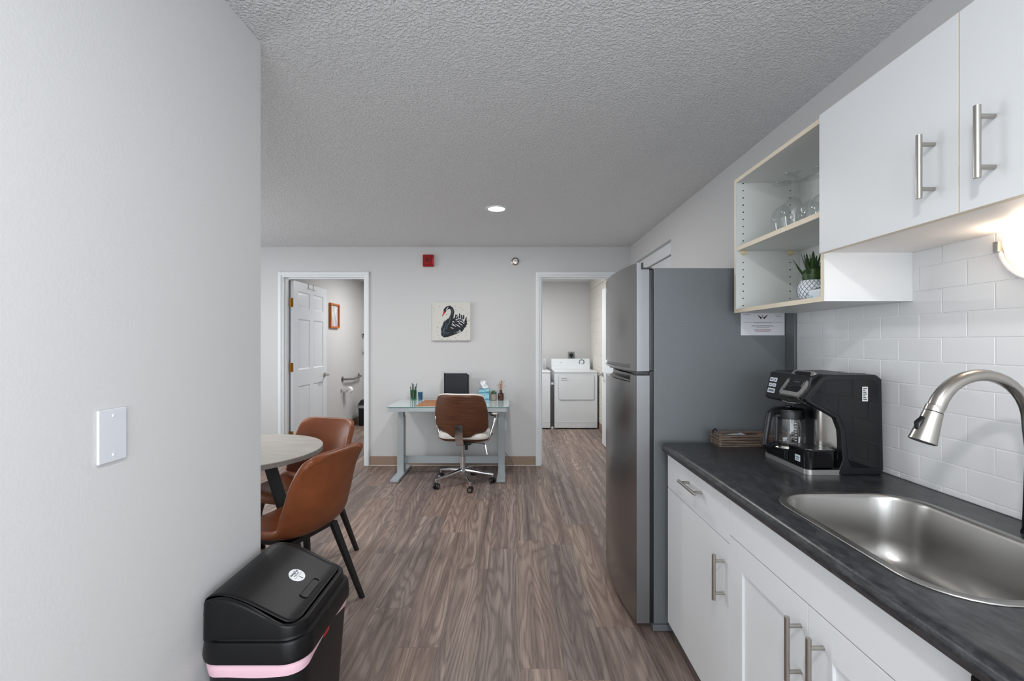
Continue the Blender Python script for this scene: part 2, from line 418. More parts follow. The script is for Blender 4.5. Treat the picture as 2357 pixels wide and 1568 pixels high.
# bathroom door: six-panel, standing open at a right angle
def six_panel(name, xf, xb, y0, y1, z1, sign):
    w = B()
    cols = [(y0 + .115, y0 + .415), (y0 + .515, y0 + .805)]
    rows = [(.22, .845), (1.035, 1.621), (1.742, 1.94)]
    holes = [[(a, c), (b_, c), (b_, d), (a, d)] for a, b_ in cols for c, d in rows]
    for X in (xf,):
        w.holed([(y0, .012), (y1, .012), (y1, z1), (y0, z1)], holes, lambda p: (X, p[0], p[1]))
        for a, b_ in cols:
            for c, d in rows:
                L = []
                for ins, dep in ((0, 0), (.012, .009), (.022, .009), (.05, .001)):
                    L.append([(X - sign * dep, a + ins, c + ins), (X - sign * dep, b_ - ins, c + ins), (X - sign * dep, b_ - ins, d - ins), (X - sign * dep, a + ins, d - ins)])
                w.loft(L, False, True)
    w.box(min(xb, xf - sign * .012), max(xb, xf - sign * .012), y0, y1, .012, z1)
    for p, q in (((xf, y0), (xf, y1)),):
        w.poly([(xf, y0, .012), (xf - sign * .012, y0, .012), (xf - sign * .012, y0, z1), (xf, y0, z1)])
        w.poly([(xf, y1, .012), (xf - sign * .012, y1, .012), (xf - sign * .012, y1, z1), (xf, y1, z1)])
        w.poly([(xf, y0, z1), (xf - sign * .012, y0, z1), (xf - sign * .012, y1, z1), (xf, y1, z1)])
    return struct(name, w, DOORW, smooth=20)
d1 = six_panel('door_1', -2.463, -2.498, 5.115, 6.025, 2.05, 1)
def lever(parent, x, y, z, sx, sy):
    w = B(); w.cyl((x, y, z), .028, 0, .012 * sx, 'x'); w.tube([(x, y, z), (x + .05 * sx, y, z), (x + .06 * sx, y + .012 * sy, z), (x + .062 * sx, y + .11 * sy, z)], [.011, .011, .0105, .009])
    return obj('door_handle', w, NICKEL, parent)
obj('hinge_gap_shade', B().box(-2.5235, -2.4985, 5.118, 5.15, .012, 2.05), CORDM, d1)  # black strip painted in for the shade of the hinge gap
lever(d1, -2.463, 5.955, .93, 1, -1)
for z in (1.80, 1.10 - .03, .3):
    w = B(); w.box(-2.5235, -2.4975, 5.121, 5.1235, z - .05, z + .05); w.box(-2.498, -2.464, 5.1115, 5.1145, z - .05, z + .05)
    w.cyl((-2.50, 5.109, z), .007, -.052, .052)
    obj('hinge', w, BRASS, d1)
# laundry door: plain slab seen nearly edge-on
d2 = struct('door_2', B().box(1.185, 1.22, 5.125, 6.03, .012, 2.05, .002), DOORW)
lever(d2, 1.185, 5.965, .93, -1, -1)
for z in (1.8, 1.05, .3):
    obj('hinge', B().cyl((1.222, 5.116, z), .007, -.05, .05), NICKEL, d2)
w = B()
for y in (5.49, 5.62):
    w.tube([(-2.4995, y, 1.98), (-2.4995, y, 2.053), (-2.461, y, 2.053), (-2.461, y, 2.0), (-2.447, y, 1.985), (-2.44, y, 2.0)], .0032, 6)
w.box(-2.4615, -2.459, 5.47, 5.64, 1.996, 2.008)
tag(obj('over_door_hook', w, NICKEL), 'thin wire hook hung over the top of the white bathroom door', 'hook')

# ------------------------------------------------------------------ backsplash tiles
TX = 1.279
w = B(); w.m(1).box(TX + .0025, XR - .0003, .25, 2.05, .9005, 1.66)
w.m(0)
PZ, PY = .0737, .1497
z = 1.3618 - PZ * 7; k = 1
while z < 1.66:
    za, zb = max(z + .0012, .902), min(z + PZ - .0012, 1.66)
    off = 0 if k % 2 else PY / 2
    y = 1.955 + off + PY
    while y > .3:
        a, e = max(y - PY + .0012, .27), min(y - .0012, 2.049)
        if e - a > .006 and zb - za > .006:
            w.box(TX, XR - .001, a, e, za, zb, .0022, 2)
        y -= PY
    z += PZ; k += 1
struct('wall_tile', w, [TILE, GROUT], 'white glossy running-bond tile backsplash')
struct('trim_3', B().box(1.268, XR - .0005, 2.0515, 2.113, .9, 1.70, .001), FRSIDE)  # dark grey strip covering the wall between tiles and fridge

# ------------------------------------------------------------------ base cabinets
def bar_handle(parent, p0, p1, out, name='handle', r=.0062, over=.022):
    """bar from p0 to p1 on posts that reach along OUT to the door face"""
    p0, p1, out = Vector(p0), Vector(p1), Vector(out); d = (p1 - p0).normalized()
    w = B(); w.tube([p0, p1], r, 16)
    for q in (p0 + d * over, p1 - d * over): w.tube([q, q + out], r * .8, 12)
    return obj(name, w, NICKEL, parent)
CF = .697                     # door face
U0, U1, U2, U3 = 2.045, 1.464, 1.073, .684
c1 = thing('base_cabinet', 'white lower cabinet next to the fridge, one flat drawer over one flat door', 'cabinet', (1.0, 1.75, 0), 'lower kitchen cabinets')
w = B()
for y in (U1 + .001, U0 - .018): w.box(CF + .02, 1.272, y, y + .017, .10, .861)
w.box(CF + .02, 1.272, U1 + .001, U0, .10, .118); w.box(1.262, 1.272, U1 + .001, U0, .118, .861); w.box(CF + .075, CF + .09, U1 + .001, U0, 0, .1); w.box(CF + .02, 1.272, U1 + .001, U0, .695, .705)
obj('carcass', w, CAB, c1)
dr = obj('drawer', B().box(CF, CF + .018, U1 + .0015, U0 - .001, .7005, .856, .0012), CAB, c1)
bar_handle(dr, (CF - .034, 1.82, .795), (CF - .034, 1.655, .795), (.034, 0, 0))
dd = obj('door', B().box(CF, CF + .018, U1 + .0015, U0 - .001, .094, .6975, .0012), CAB, c1)
bar_handle(dd, (CF - .034, 1.5, .65), (CF - .034, 1.5, .50), (.034, 0, 0))

def shaker(y0, y1, z0, z1, st=.08):
    w = B()
    w.box(CF, CF + .018, y0, y0 + st, z0, z1, .0012); w.box(CF, CF + .018, y1 - st, y1, z0, z1, .0012)
    w.box(CF, CF + .018, y0 + st, y1 - st, z1 - st, z1, .0012); w.box(CF, CF + .018, y0 + st, y1 - st, z0, z0 + st, .0012)
    w.box(CF + .008, CF + .016, y0 + st - .002, y1 - st + .002, z0 + st - .002, z1 - st + .002)
    return w
c2 = thing('base_cabinet', 'white lower cabinet under the sink with a pair of framed shaker doors', 'cabinet', (1.0, 1.07, 0), 'lower kitchen cabinets')
w = B()
for y in (U3, U1 - .019): w.box(CF + .02, 1.272, y, y + .017, .10, .861)
w.box(CF + .02, 1.272, U3, U1 - .001, .10, .118); w.box(1.262, 1.272, U3, U1 - .001, .118, .861); w.box(CF + .075, CF + .09, U3, U1 - .001, 0, .1)
obj('carcass', w, CAB, c2)
obj('false_drawer_front', B().box(CF, CF + .018, U3 + .001, U1 - .0015, .7315, .856, .0012), CAB, c2)
for (a, e, hy) in ((U2 + .0013, U1 - .0015, 1.10), (U3 + .001, U2 - .0013, 1.02)):
    dd = obj('door', shaker(a, e, .094, .7285), CAB, c2)
    bar_handle(dd, (CF - .034, hy, .685), (CF - .034, hy, .53), (.034, 0, 0))
dw = thing('dishwasher', 'black appliance front under the counter beside the sink cabinet', 'dishwasher', (1.0, .38, 0))
obj('body', B().box(CF + .02, 1.25, .085, .675, .02, .855), BLACK, dw)
obj('door', B().box(.679, CF + .0195, .085, .677, .12, .8575, .006), BLACKG, dw)
obj('handle', B().box(CF - .045, .681, .13, .64, .77, .80, .01), BLACK, dw)

# countertop: rolled front edge, square hole for the sink
SX0, SX1, SY0, SY1 = .742, 1.158, .768, 1.355
CT = .90
hole = rr(SX0 + .004, SX1 - .004, SY0 + .004, SY1 - .004, .115, 8)
w = B()
yA, yB = -.25, 2.05
def flat(z): return lambda p: (p[0], p[1], z)
outer = [(.70, yA), (1.285, yA), (1.285, yB - .012), (.70, yB - .012)]
w.holed(outer, [hole], flat(CT)); w.holed(outer, [hole], flat(CT - .038))
w.loft([[(x, y, CT) for x, y in hole], [(x, y, CT - .038) for x, y in hole]], False, False)
prof = [(.70, CT), (.70, CT - .038), (.672, CT - .038)]
prof += [(.667 + .022 * (1 - math.cos(t)), CT - .026 + .026 * math.sin(t)) for t in [i * PI / 2 / 7 for i in range(8)]]
w.prism(prof, 'y', yA, yB - .012, 0)
# end cap with the same roll
pe = [(x, z) for x, z in prof]
w.prism([(yB - .012, CT), (yB - .003, CT - .002), (yB, CT - .012), (yB, CT - .034), (yB - .012, CT - .038)], 'x', .69, 1.285)
w.lathe([(.0, 0), (.011, -.001), (.022, -.012), (.0225, -.036), (0, -.038)], (.692, yB - .022, CT), n=24)
ct = obj('countertop', w, COUNTER, None, 30)
tag(ct, 'long dark charcoal laminate worktop with rolled front edge', 'countertop')

# sink
sk = thing('kitchen_sink', 'stainless steel single bowl sink set in the dark worktop', 'sink', (.95, 1.06, CT))
L = []
for ins, z, r in ((0, .0008, .119), (.001, .0026, .118), (.018, .0028, .102), (.0205, .0008, .099), (.0235, -.008, .096), (.026, -.12, .094), (.034, -.165, .088), (.055, -.19, .07), (.09, -.197, .045)):
    L.append([(x, y, CT + z) for x, y in rr(SX0 + ins, SX1 - ins, SY0 + ins, SY1 - ins, r, 8)])
obj('basin', B().loft(L, False, True), SINKM, sk, 50)
w = B(); w.lathe([(.0, .0012), (.028, .0012), (.03, .003), (.043, .004), (.046, .0012)], (.96, 1.06, CT - .197), n=32)
obj('drain', w, CHROME, sk)

# faucet
fa = thing('kitchen_faucet', 'brushed nickel gooseneck pull-down tap arching over the sink', 'faucet', (1.212, 1.06, CT))
w = B(); w.lathe([(.0, 0), (.023, 0), (.023, .004), (.0205, .012), (.0178, .12), (.0162, .17), (0, .17)], (1.216, 1.06, CT), n=32)
o = obj('base', w, BLACKG, fa); o['label'] = 'black tapered base'
pts, rs = [(1.2145, 1.06, CT + .165), (1.211, 1.06, 1.10), (1.205, 1.06, 1.145)], [.0135, .0133, .0132]
for i in range(19):
    a = math.radians(2 + 178 * i / 18)
    pts.append((1.092 + .112 * math.cos(a), 1.06, 1.16 + .112 * math.sin(a))); rs.append(.0132 if i < 9 else .0132 + .0053 * (i - 8) / 10)
pts[-2] = (.984, 1.06, 1.197); pts[-1] = (.980, 1.06, 1.187)
obj('spout', B().tube(pts, rs, 24), NICKEL, fa)
d = (Vector((.954, 1.06, 1.117)) - Vector((.980, 1.06, 1.186))).normalized()
p0 = Vector((.980, 1.06, 1.186)); q = lambda t: tuple(p0 + d * t)
hd = obj('spray_head', B().tube([q(.001), q(.02), q(.06), q(.073), q(.0735)], [.0187, .0205, .0255, .0272, .0255], 32), NICKEL, fa)
w = B(); s0 = p0 + d * .008 + Vector((-.020, 0, -.006)); s1 = p0 + d * .036 + Vector((-.024, 0, -.006))
w.tube([tuple(s0), tuple(p0 + d * .02 + Vector((-.028, 0, -.007))), tuple(s1)], [.007, .0085, .006], 12)
obj('spray_button', w, BLACKG, hd)
obj('nozzle', B().tube([q(.072), q(.0745)], [.0235, .0235], 24), BLACK, hd)

# ------------------------------------------------------------------ upper cabinets
UF = .975; UX = .995
u1 = thing('wall_cabinet', 'white two-door wall cabinet above the sink, steel bar handles', 'cabinet', (1.12, 1.0, 1.636))
obj('carcass', B().box(UX, 1.277, .54, 1.453, 1.636, 2.071, .001), M('cabinet_underside', (242, 237, 232), .5), u1)
for (y0, y1, hy) in ((.996, 1.4475, 1.053), (.545, .9935, .921)):
    w = B(); w.m(1).box(UF + .0005, UX - .001, y0, y1, 1.631, 2.0705, .0004); w.m(0).box(UF, UF + .0016, y0 + .0006, y1 - .0006, 1.6318, 2.0702)
    dd = obj('door', w, [CAB, EDGE], u1)
    bar_handle(dd, (UF - .035, hy, 1.828), (UF - .035, hy, 1.681), (.035, 0, 0))
# open shelf cabinet
S0, S1, SZ0, SZ1 = 1.454, 2.044, 1.4805, 2.0755
us = thing('open_shelf_cabinet', 'white open shelf unit on the wall between the fridge and the closed wall cabinet', 'shelf', (1.13, 1.75, SZ0))
def board(x0, x1, y0, y1, z0, z1):
    w = B(); w.m(0).box(x0 + .0008, x1, y0, y1, z0, z1); w.m(1).box(x0, x0 + .001, y0, y1, z0, z1); return w
T = .0165
pn = obj('side_panel', board(UX, 1.277, S1 - T, S1, SZ0, SZ1), [CABI, EDGE], us)
obj('side_panel', board(UX, 1.277, S0, S0 + T, SZ0, SZ1), [CAB, EDGE], us)
obj('top_panel', board(UX, 1.277, S0 + T, S1 - T, SZ1 - T, SZ1), [CABI, EDGE], us)
obj('bottom_panel', board(UX, 1.277, S0 + T, S1 - T, SZ0, SZ0 + T), [CABI, EDGE], us)
obj('back_panel', B().box(1.2775, 1.286, S0, S1, SZ0, SZ1), CABI, us)
SH = 1.774
obj('shelf', board(UX + .003, 1.2772, S0 + T + .001, S1 - T - .001, SH - .018, SH), [CABI, EDGE], us)
w = B()
for x in (1.027, 1.236):
    for k in range(18):
        z = 2.0567 - k * .032
        if abs(z - (SH - .012)) < .026 or z < SZ0 + .03: continue
        w.cyl((x, S1 - T - .0006, z), .0029, 0, .0006, 'y', 10)
obj('peg_hole', w, BLACK, pn)['kind'] = 'stuff'
for x in (1.027, 1.236):
    w = B(); w.box(x - .011, x + .011, S1 - T - .013, S1 - T, SH - .033, SH - .0185, .002); w.box(x - .003, x + .003, S1 - T - .006, S1 - T, SH - .04, SH - .03)
    obj('shelf_pin', w, GLUE, us)

# wine glasses standing upside down
gl = thing('wine_glass', 'stemmed wine glass upside down on the middle shelf, farthest left and nearest the fridge', 'wine glass', (1.082, 1.82, SH), 'upturned wine glasses on the shelf')
g0 = (1.082, 1.82, SH + .0005)
w = B(); w.lathe([(.034, 0), (.039, .03), (.0435, .062), (.042, .085), (.03, .105), (.012, .119), (.0045, .125)], g0, n=36)
obj('bowl', w, GLASS, gl)
obj('stem', B().lathe([(.0045, .125), (.0036, .14), (.0036, .185), (.005, .2)], g0, n=16), GLASS, gl)
obj('foot', B().lathe([(.005, .2), (.02, .2055), (.036, .2085), (.0365, .210), (.02, .2095), (0, .2095)], g0, n=36), GLASS, gl)
for (x, y, lb) in ((1.060, 1.719, 'stemmed wine glass upside down on the middle shelf, second from the fridge end'),
                   (1.15, 1.757, 'stemmed wine glass upside down on the middle shelf, set back behind the others'),
                   (1.132, 1.655, 'stemmed wine glass upside down on the middle shelf, half hidden by the cabinet door')):
    dup(gl, (x, y, SH), 0, lb)

# aloe in a patterned pot
PX, PY_ = 1.075, 1.632
z0 = SZ0 + T + .0005
pt = thing('potted_aloe', 'artificial aloe with spiky green leaves in a diamond patterned pot', 'potted plant', (PX, PY_, z0))
R = [(.0, 0), (.032, 0), (.043, .012), (.0485, .034), (.046, .056), (.038, .072), (.034, .073), (.032, .062), (0, .06)]
po = obj('pot', B().lathe(R, (PX, PY_, z0), n=40), WHITECER, pt)
w = B()
def potr(z):
    for (r0, h0), (r1, h1) in zip(R[1:5] + [R[5]], R[2:6]):
        if h0 <= z <= h1: return r0 + (r1 - r0) * (z - h0) / max(h1 - h0, 1e-6)
    return R[1][0]
for s_ in (1, -1):
    for k in range(20):
        w.tube([(PX + (potr(z) + .0002) * math.cos(a), PY_ + (potr(z) + .0002) * math.sin(a), z0 + z) for z, a in [(.003 + .068 * i / 14, 2 * PI * k / 20 + s_ * 1.15 * i / 14) for i in range(15)]], .0009, 5)
obj('net_pattern', w, GREYLINE, po)
w = B()
random.seed(3)
def leaf(w, base, az, tilt, ln, wd):
    dv = Vector((math.cos(az) * math.sin(tilt), math.sin(az) * math.sin(tilt), math.cos(tilt)))
    side = Vector((-math.sin(az), math.cos(az), 0)); nrm = side.cross(dv)
    n = 16; L = []
    for i in range(n + 1):
        t = i / n
        c = Vector(base) + dv * ln * t + Vector((0, 0, 1)) * (.14 * ln * t * t * math.sin(tilt))
        hw = wd * (1 - t ** 1.5) * (.78 + .5 * t) + .0005
        if i % 2 and t < .95: hw += .0016
        th = hw * .38
        L.append([tuple(c + side * hw), tuple(c + nrm * th), tuple(c - side * hw), tuple(c - nrm * th * .5)])
    w.loft(L)
for k in range(7): leaf(w, (PX, PY_, z0 + .055), 2 * PI * k / 7 + .2, .62 + .12 * random.random(), .092 + .02 * random.random(), .0105)
for k in range(7): leaf(w, (PX, PY_, z0 + .06), 2 * PI * k / 7 + .6, .26 + .1 * random.random(), .105 + .015 * random.random(), .0115)
for k in range(3): leaf(w, (PX, PY_, z0 + .06), 2 * PI * k / 3, .08, .11, .010)
w.lathe([(.0, .06), (.027, .064), (.033, .085), (.028, .112), (0, .118)], (PX, PY_, z0), n=20)
obj('leaves', w, GREEN, pt, 30)
# wrapped soap beside the pot
sp = thing('wrapped_soap_packet', 'white and blue cellophane packet beside the diamond patterned pot', 'packet', (1.05, 1.535, z0))
w = B(); w.box(1.02, 1.085, 1.500, 1.572, z0, z0 + .03, .006); obj('packet_body', w, BLUEW, sp)
w = B(); w.grid(lambda u, v: (1.03 + .05 * u, 1.505 + .06 * v, z0 + .0305 + .022 * math.exp(-((u - .5) ** 2 + (v - .5) ** 2) * 7) + .006 * math.sin(9 * u + 13 * v) ** 2), 10, 10)
obj('wrapper', w, WHITEP, sp)

# ------------------------------------------------------------------ wall sconce
sc = thing('wall_sconce', 'lit half-round frosted glass wall light on the tiles above the sink', 'wall light', (1.275, 1.08, 1.6))
cy, cz = 1.082, 1.606
w = B()
def sc_pt(u, v):
    a = PI + PI * u; e = v * PI / 2
    return (1.2735 - .047 * math.sin(e), cy + .088 * math.cos(a) * math.cos(e), cz + .005 + .099 * math.sin(a) * math.cos(e))
w.grid(sc_pt, 32, 14)
obj('glass_shade', w, SCON, sc, 60, (('SOLIDIFY', {'thickness': .003}),))
w = B()
ring = [(1.272, cy + .1085 * math.cos(PI + PI * i / 30), cz + .1085 * math.sin(PI + PI * i / 30)) for i in range(31)]
w.tube(ring, .0052, 10)
obj('rim', w, WHITEP, sc)
w = B()
for s_ in (1, -1):
    w = B(); w.box(1.262, 1.2785, cy + s_ * .1085 - .007, cy + s_ * .1085 + .007, cz - .022, cz + .006, .002); obj('bracket', w, NICKEL, sc)


# ------------------------------------------------------------------ refrigerator
FY0, FY1 = 2.117, 2.817
fr = thing('refrigerator', 'stainless top-freezer refrigerator with dark grey textured side', 'refrigerator', (.93, 2.46, 0))
obj('cabinet_body', B().box(.656, 1.274, FY0, FY1, .038, 1.695, .006), FRSIDE, fr)
w = B(); w.box(.652, 1.25, FY0 - .003, FY1, .006, .036, .003); obj('base_rail', w, FRSIDE, fr)
w = B()
for y in (FY0 + .05, FY1 - .05):
    for x in (.72, 1.2): obj('levelling_foot', B().cyl((x, y, 0), .018, 0, .008), BLACK, fr)
w = B(); w.box(.637, .6565, FY0 + .003, FY1 - .003, .045, 1.21, .003); w.box(.637, .6565, FY0 + .003, FY1 - .003, 1.216, 1.688, .003)
obj('gasket', w, BLACKS, fr)
DSIDE = M('door_side', (128, 129, 131), .42, .7)
def paint_side(o):
    for p in o.data.polygons:
        if p.normal.y < -.7: p.material_index = 1
def bow(y, inset=0): return .577 - .032 * (1 - ((y - 2.467) / .35) ** 2) + inset
def slab(w, z0, z1, y0=FY0, y1=FY1, inset=0, back=.6365, bev=.0035):
    n = 22; ys = [y0 + (y1 - y0) * i / n for i in range(n + 1)]
    pl_ = [(bow(y, inset), y) for y in ys]
    if y0 == FY0: pl_ = [(bow(y0, inset) + .0035, y0), (bow(y0, inset) + .001, y0 + .001), (bow(y0, inset), y0 + .0035)] + pl_[1:]
    w.prism(pl_ + [(back, y1), (back, y0)], 'z', z0, z1, 0)
w = B()
slab(w, 1.2435, 1.719, 2.187, FY1, back=.598); slab(w, 1.214, 1.719, FY0, 2.187, back=.598); w.box(.5975, .6365, FY0 + .0005, FY1, 1.214, 1.69, .002)
slab(w, 1.214, 1.2265, 2.186, FY1, bev=.003); slab(w, 1.225, 1.245, 2.186, FY1, .010, bev=0)
fd = obj('freezer_door', w, [STEEL, DSIDE], fr, 40); paint_side(fd); fd['label'] = 'upper freezer door'
w = B(); slab(w, 1.2275, 1.2425, 2.19, FY1 - .01, .0085, .6, bev=0); obj('grip', w, STEELD, fd)
w = B(); w.box(.6, .652, FY0 + .004, FY1 - .004, 1.6905, 1.698); w.box(.5995, .6085, FY0 + .002, FY1 - .02, 1.69, 1.7195); obj('top_cap', w, BLACKS, fd)
bd = B(); bx = bow(2.72); bd.cyl((bow(2.70) - .0012, 2.70, 1.655), .016, 0, .003, 'x', 20); obj('badge', bd, CHROME, fd)
w = B()
slab(w, .042, 1.158, 2.187, FY1); slab(w, .042, 1.1945, FY0, 2.187)
rd = obj('fresh_food_door', w, [STEEL, DSIDE], fr, 40); paint_side(rd); rd['label'] = 'lower fridge door'
w = B(); slab(w, 1.1575, 1.192, 2.187, FY1 - .004, .045, bev=0)
obj('grip_pocket', w, BLACKS, rd)
w = B(); w.grid(lambda u, v: (bow(2.195 + .5 * u, .044 - .03 * (1 - v) ** 2), 2.195 + .5 * u, 1.1595 + .031 * v), 16, 6)
obj('grip_plate', w, STEELD, rd)
w = B(); w.box(.575, .655, FY0 + .004, FY0 + .06, 1.195, 1.2135, .004); w.cyl((.645, FY0 + .006, 1.204), .012, -.008, .01, 'y', 16); w.box(.60, .6565, FY0 + .06, FY1 - .004, 1.196, 1.2125)
obj('hinge', w, BLACK, fr)

# notice taped to the fridge side
NY = FY0 - .0012
nt_ = thing('printed_notice', 'printed paper notice with a winged emblem taped to the fridge side', 'notice', (1.162, NY, 1.44))
obj('sheet', B().box(1.061, 1.264, NY, FY0 - .0003, 1.382, 1.530), PAPER, nt_, 0)
w = B()
def bar(x0, x1, z, h=.0016):
    # a run of word-like dashes
    x = x0
    rnd = random.Random(int(x0 * 9999 + z * 77777))
    while x < x1 - .002:
        l = min(rnd.uniform(.004, .012), x1 - x); w.box(x, x + l, NY - .0004, NY + .0002, z, z + h); x += l + .0016
EZ = 1.5 - .0255
for (a, e, z) in ((1.072, 1.252, 1.4425), (1.12, 1.205, 1.438), (1.113, 1.21, 1.4265), (1.108, 1.217, 1.422), (1.132, 1.192, 1.4165), (1.071, 1.105, 1.478), (1.22, 1.253, 1.476), (1.224, 1.25, 1.4695)):
    bar(a, e, z)
obj('printed_text', w, M('faint_ink', (84, 86, 92), .7), nt_, 0)['kind'] = 'stuff'
w = B(); bar(1.121, 1.202, 1.406, .003); bar(1.128, 1.196, 1.4, .002)
obj('red_printed_text', w, REDINK, nt_, 0)
w = B()
for s_ in (1, -1):
    for k in range(5):
        a = .12 + k * .05
        w.poly([(1.162 + s_ * .005, NY - .0005, 1.4655 - k * .0012), (1.162 + s_ * (.026 - k * .0035), NY - .0005, 1.4785 - k * .0042), (1.162 + s_ * (.024 - k * .0035), NY - .0005, 1.4755 - k * .0042), (1.162 + s_ * .005, NY - .0005, 1.462 - k * .0012)])
obj('emblem_wings', w, INK, nt_, 0)
text('emblem_letters', 'S', .018, INK, (1.162, NY - .0006, 1.468), (PI / 2, 0, 0), nt_)

# ------------------------------------------------------------------ coffee maker
cm = thing('coffee_maker', 'black two-way coffee maker with steel trim on the dark worktop', 'coffee maker', (1.12, 1.67, CT))
Y0, Y1 = 1.535, 1.805
z0 = CT + .0005
side = [(1.245, CT + .0005), (1.252, CT + .02), (1.246, 1.224), (1.226, 1.2395), (1.06, 1.2395), (1.040, 1.226), (.984, 1.160), (.992, 1.148), (1.0916, 1.0906), (1.107, 1.05), (1.115, .951), (1.094, z0)]
w = B(); w.prism(side, 'y', Y0, Y0 + .026, .005, 3)
w.prism(side, 'y', Y1 - .022, Y1, .005, 3) if False else None
obj('side_shell', w, BLACK, cm)
ins = [(1.238, .925), (1.234, 1.205), (1.218, 1.222), (1.062, 1.222), (1.05, 1.214), (1.004, 1.158), (1.01, 1.15), (1.10, 1.099), (1.121, 1.05), (1.13, .955), (1.145, .925)]
obj('gloss_panel', B().prism(ins, 'y', Y0 - .0012, Y0 + .002, .001, 1), M('black_mirror', (20, 20, 23), .04), cm)
w = B()
w.box(1.112, 1.243, Y0 + .024, Y1, z0, 1.225, .008)
obj('rear_tower', w, BLACK, cm)
head = [(1.243, 1.13), (1.243, 1.232), (1.226, 1.2395), (1.05, 1.2395), (1.022, 1.231), (1.0, 1.136), (1.012, 1.128), (1.08, 1.118)]
hd = obj('brew_head', B().prism(head, 'y', Y0 + .024, Y1, .005, 3), BLACK, cm)
# slanted pod lid with steel frame
pa, pb = Vector((.986, 0, 1.160)), Vector((1.046, 0, 1.2465))
dv = (pb - pa).normalized(); nv = Vector((-dv.z, 0, dv.x))
def slant(u, v, h): # u along slope, v along y, h outwards
    p = pa + dv * u + nv * h; return (p.x, v, p.z)
Ls = (pb - pa).length
fo = rr(0, Ls, Y0 + .03, Y0 + .152, .016, 5); fi = rr(.014, Ls - .006, Y0 + .041, Y0 + .141, .012, 5)
w = B(); w.loft([[slant(u, v, -.035) for u, v in fo], [slant(u, v, .004) for u, v in fo], [slant(u, v, .006) for u, v in fi], [slant(u, v, .001) for u, v in fi]], True, False)
FRAME = M('silver_trim', (186, 184, 182), .36, .85)
lid = obj('pod_lid', w, FRAME, cm, 40); lid['label'] = 'steel framed pod lid'
w = B(); w.loft([[slant(u, v, .0012) for u, v in fi], [slant(u, v, .0022) for u, v in rr(.017, Ls - .009, Y0 + .044, Y0 + .138, .01, 5)]], True, True)
obj('lid_window', w, BLACKG, lid)
w = B(); w.loft([[slant(u, v, .002) for u, v in rr(.034, Ls - .018, Y0 + .05, Y0 + .125, .004, 4)], [slant(u, v, .005) for u, v in rr(.036, Ls - .02, Y0 + .052, Y0 + .123, .004, 4)]], True, True)
obj('lid_badge', w, BLACK, lid)
ang = math.atan2(dv.z, dv.x)
for s, u, sz in (('HAMILTON BEACH', .066, .0068), ('FLEXBREW', .055, .0075)):
    p = slant(u, Y0 + .088, .0053)
    text('lid_lettering', s, sz, M('dim_lettering', (96, 96, 98), .5), p, (ang, 0, -PI / 2), lid)
# lip under the lid
w = B(); w.prism([(.982, 1.158), (.99, 1.150), (1.03, 1.142), (1.03, 1.152), (1.0, 1.165)], 'y', Y0 + .034, Y0 + .148, .002)
w.tube([(1.02, Y0 + .05, 1.14), (.988, Y0 + .052, 1.136), (.984, Y0 + .09, 1.134), (.988, Y0 + .128, 1.136), (1.02, Y0 + .13, 1.14)], .0035, 8)
obj('lid_release', w, NICKEL, cm)
# buttons on the far half of the head front, slope from (1.0,1.136) to (1.022,1.231)
ba, bb = Vector((1.0, 0, 1.136)), Vector((1.022, 0, 1.231)); bd_ = (bb - ba).normalized(); bn = Vector((-bd_.z, 0, bd_.x))
def bf(u, v, h): p = ba + bd_ * u + bn * h; return (p.x, v, p.z)
BTN = M('button_white', (206, 214, 222), .4)
for (u0, u1, v0, v1) in ((.062, .078, 1.772, 1.793), (.062, .078, 1.747, 1.768), (.042, .056, 1.772, 1.793), (.042, .056, 1.747, 1.768), (.018, .036, 1.747, 1.793)):
    w = B(); w.loft([[bf(u, v, -.001) for u, v in rr(u0, u1, v0, v1, .003, 4)], [bf(u, v, .0015) for u, v in rr(u0, u1, v0, v1, .003, 4)]])
    bt = obj('button', w, BTN, hd)
    w = B(); w.loft([[bf(u, v, .0014) for u, v in rr(u0 + .005, u1 - .005, v0 + .005, v1 - .006, .001, 2)], [bf(u, v, .0018) for u, v in rr(u0 + .005, u1 - .005, v0 + .005, v1 - .006, .001, 2)]])
    obj('symbol', w, GREYLINE, bt)
# base, plate, drip tray
base = rr(.992, 1.12, Y0, Y1 - .003, .02, 6)
w = B(); w.loft([[(x, y, z0) for x, y in base], [(x, y, z0 + .017) for x, y in base]])
obj('base_band', w, FRAME, cm)
inn = rr(.997, 1.12, Y0 + .004, Y1 - .006, .018, 6)
hp = rr(.999, 1.12, 1.662, Y1 - .008, .014, 5)
w = B(); w.loft([[(x, y, z0 + .0165) for x, y in inn], [(x, y, z0 + .024) for x, y in inn]]); w.loft([[(x, y, z0 + .02) for x, y in hp], [(x, y, z0 + .05) for x, y in hp]])
obj('hot_plate', w, BLACKG, cm)
dt = rr(.995, 1.10, Y0 + .004, 1.655, .022, 6)
w = B(); w.loft([[(x, y, z0 + .018) for x, y in dt], [(x, y, z0 + .079) for x, y in dt], [(x + (.003 if x < 1.04 else -.003), y + (.003 if y < 1.6 else -.003), z0 + .082) for x, y in dt]])
tr = obj('drip_tray', w, BLACKG, cm)
w = B()
dt2 = rr(1.002, 1.084, Y0 + .01, 1.648, .016, 6)
w.loft([[(x, y, z0 + .0815) for x, y in dt2], [(x, y, z0 + .084) for x, y in dt2]])
gr = obj('drip_grille', w, STEEL, tr)
w = B()
for k in range(7): w.box(1.008 + k * .011, 1.0105 + k * .011, Y0 + .02, 1.638, z0 + .0838, z0 + .0844)
obj('slot', w, BLACK, gr)['kind'] = 'stuff'
obj('tray_label', B().box(.9942, .9955, 1.575, 1.603, .935, .957), BTN, tr)
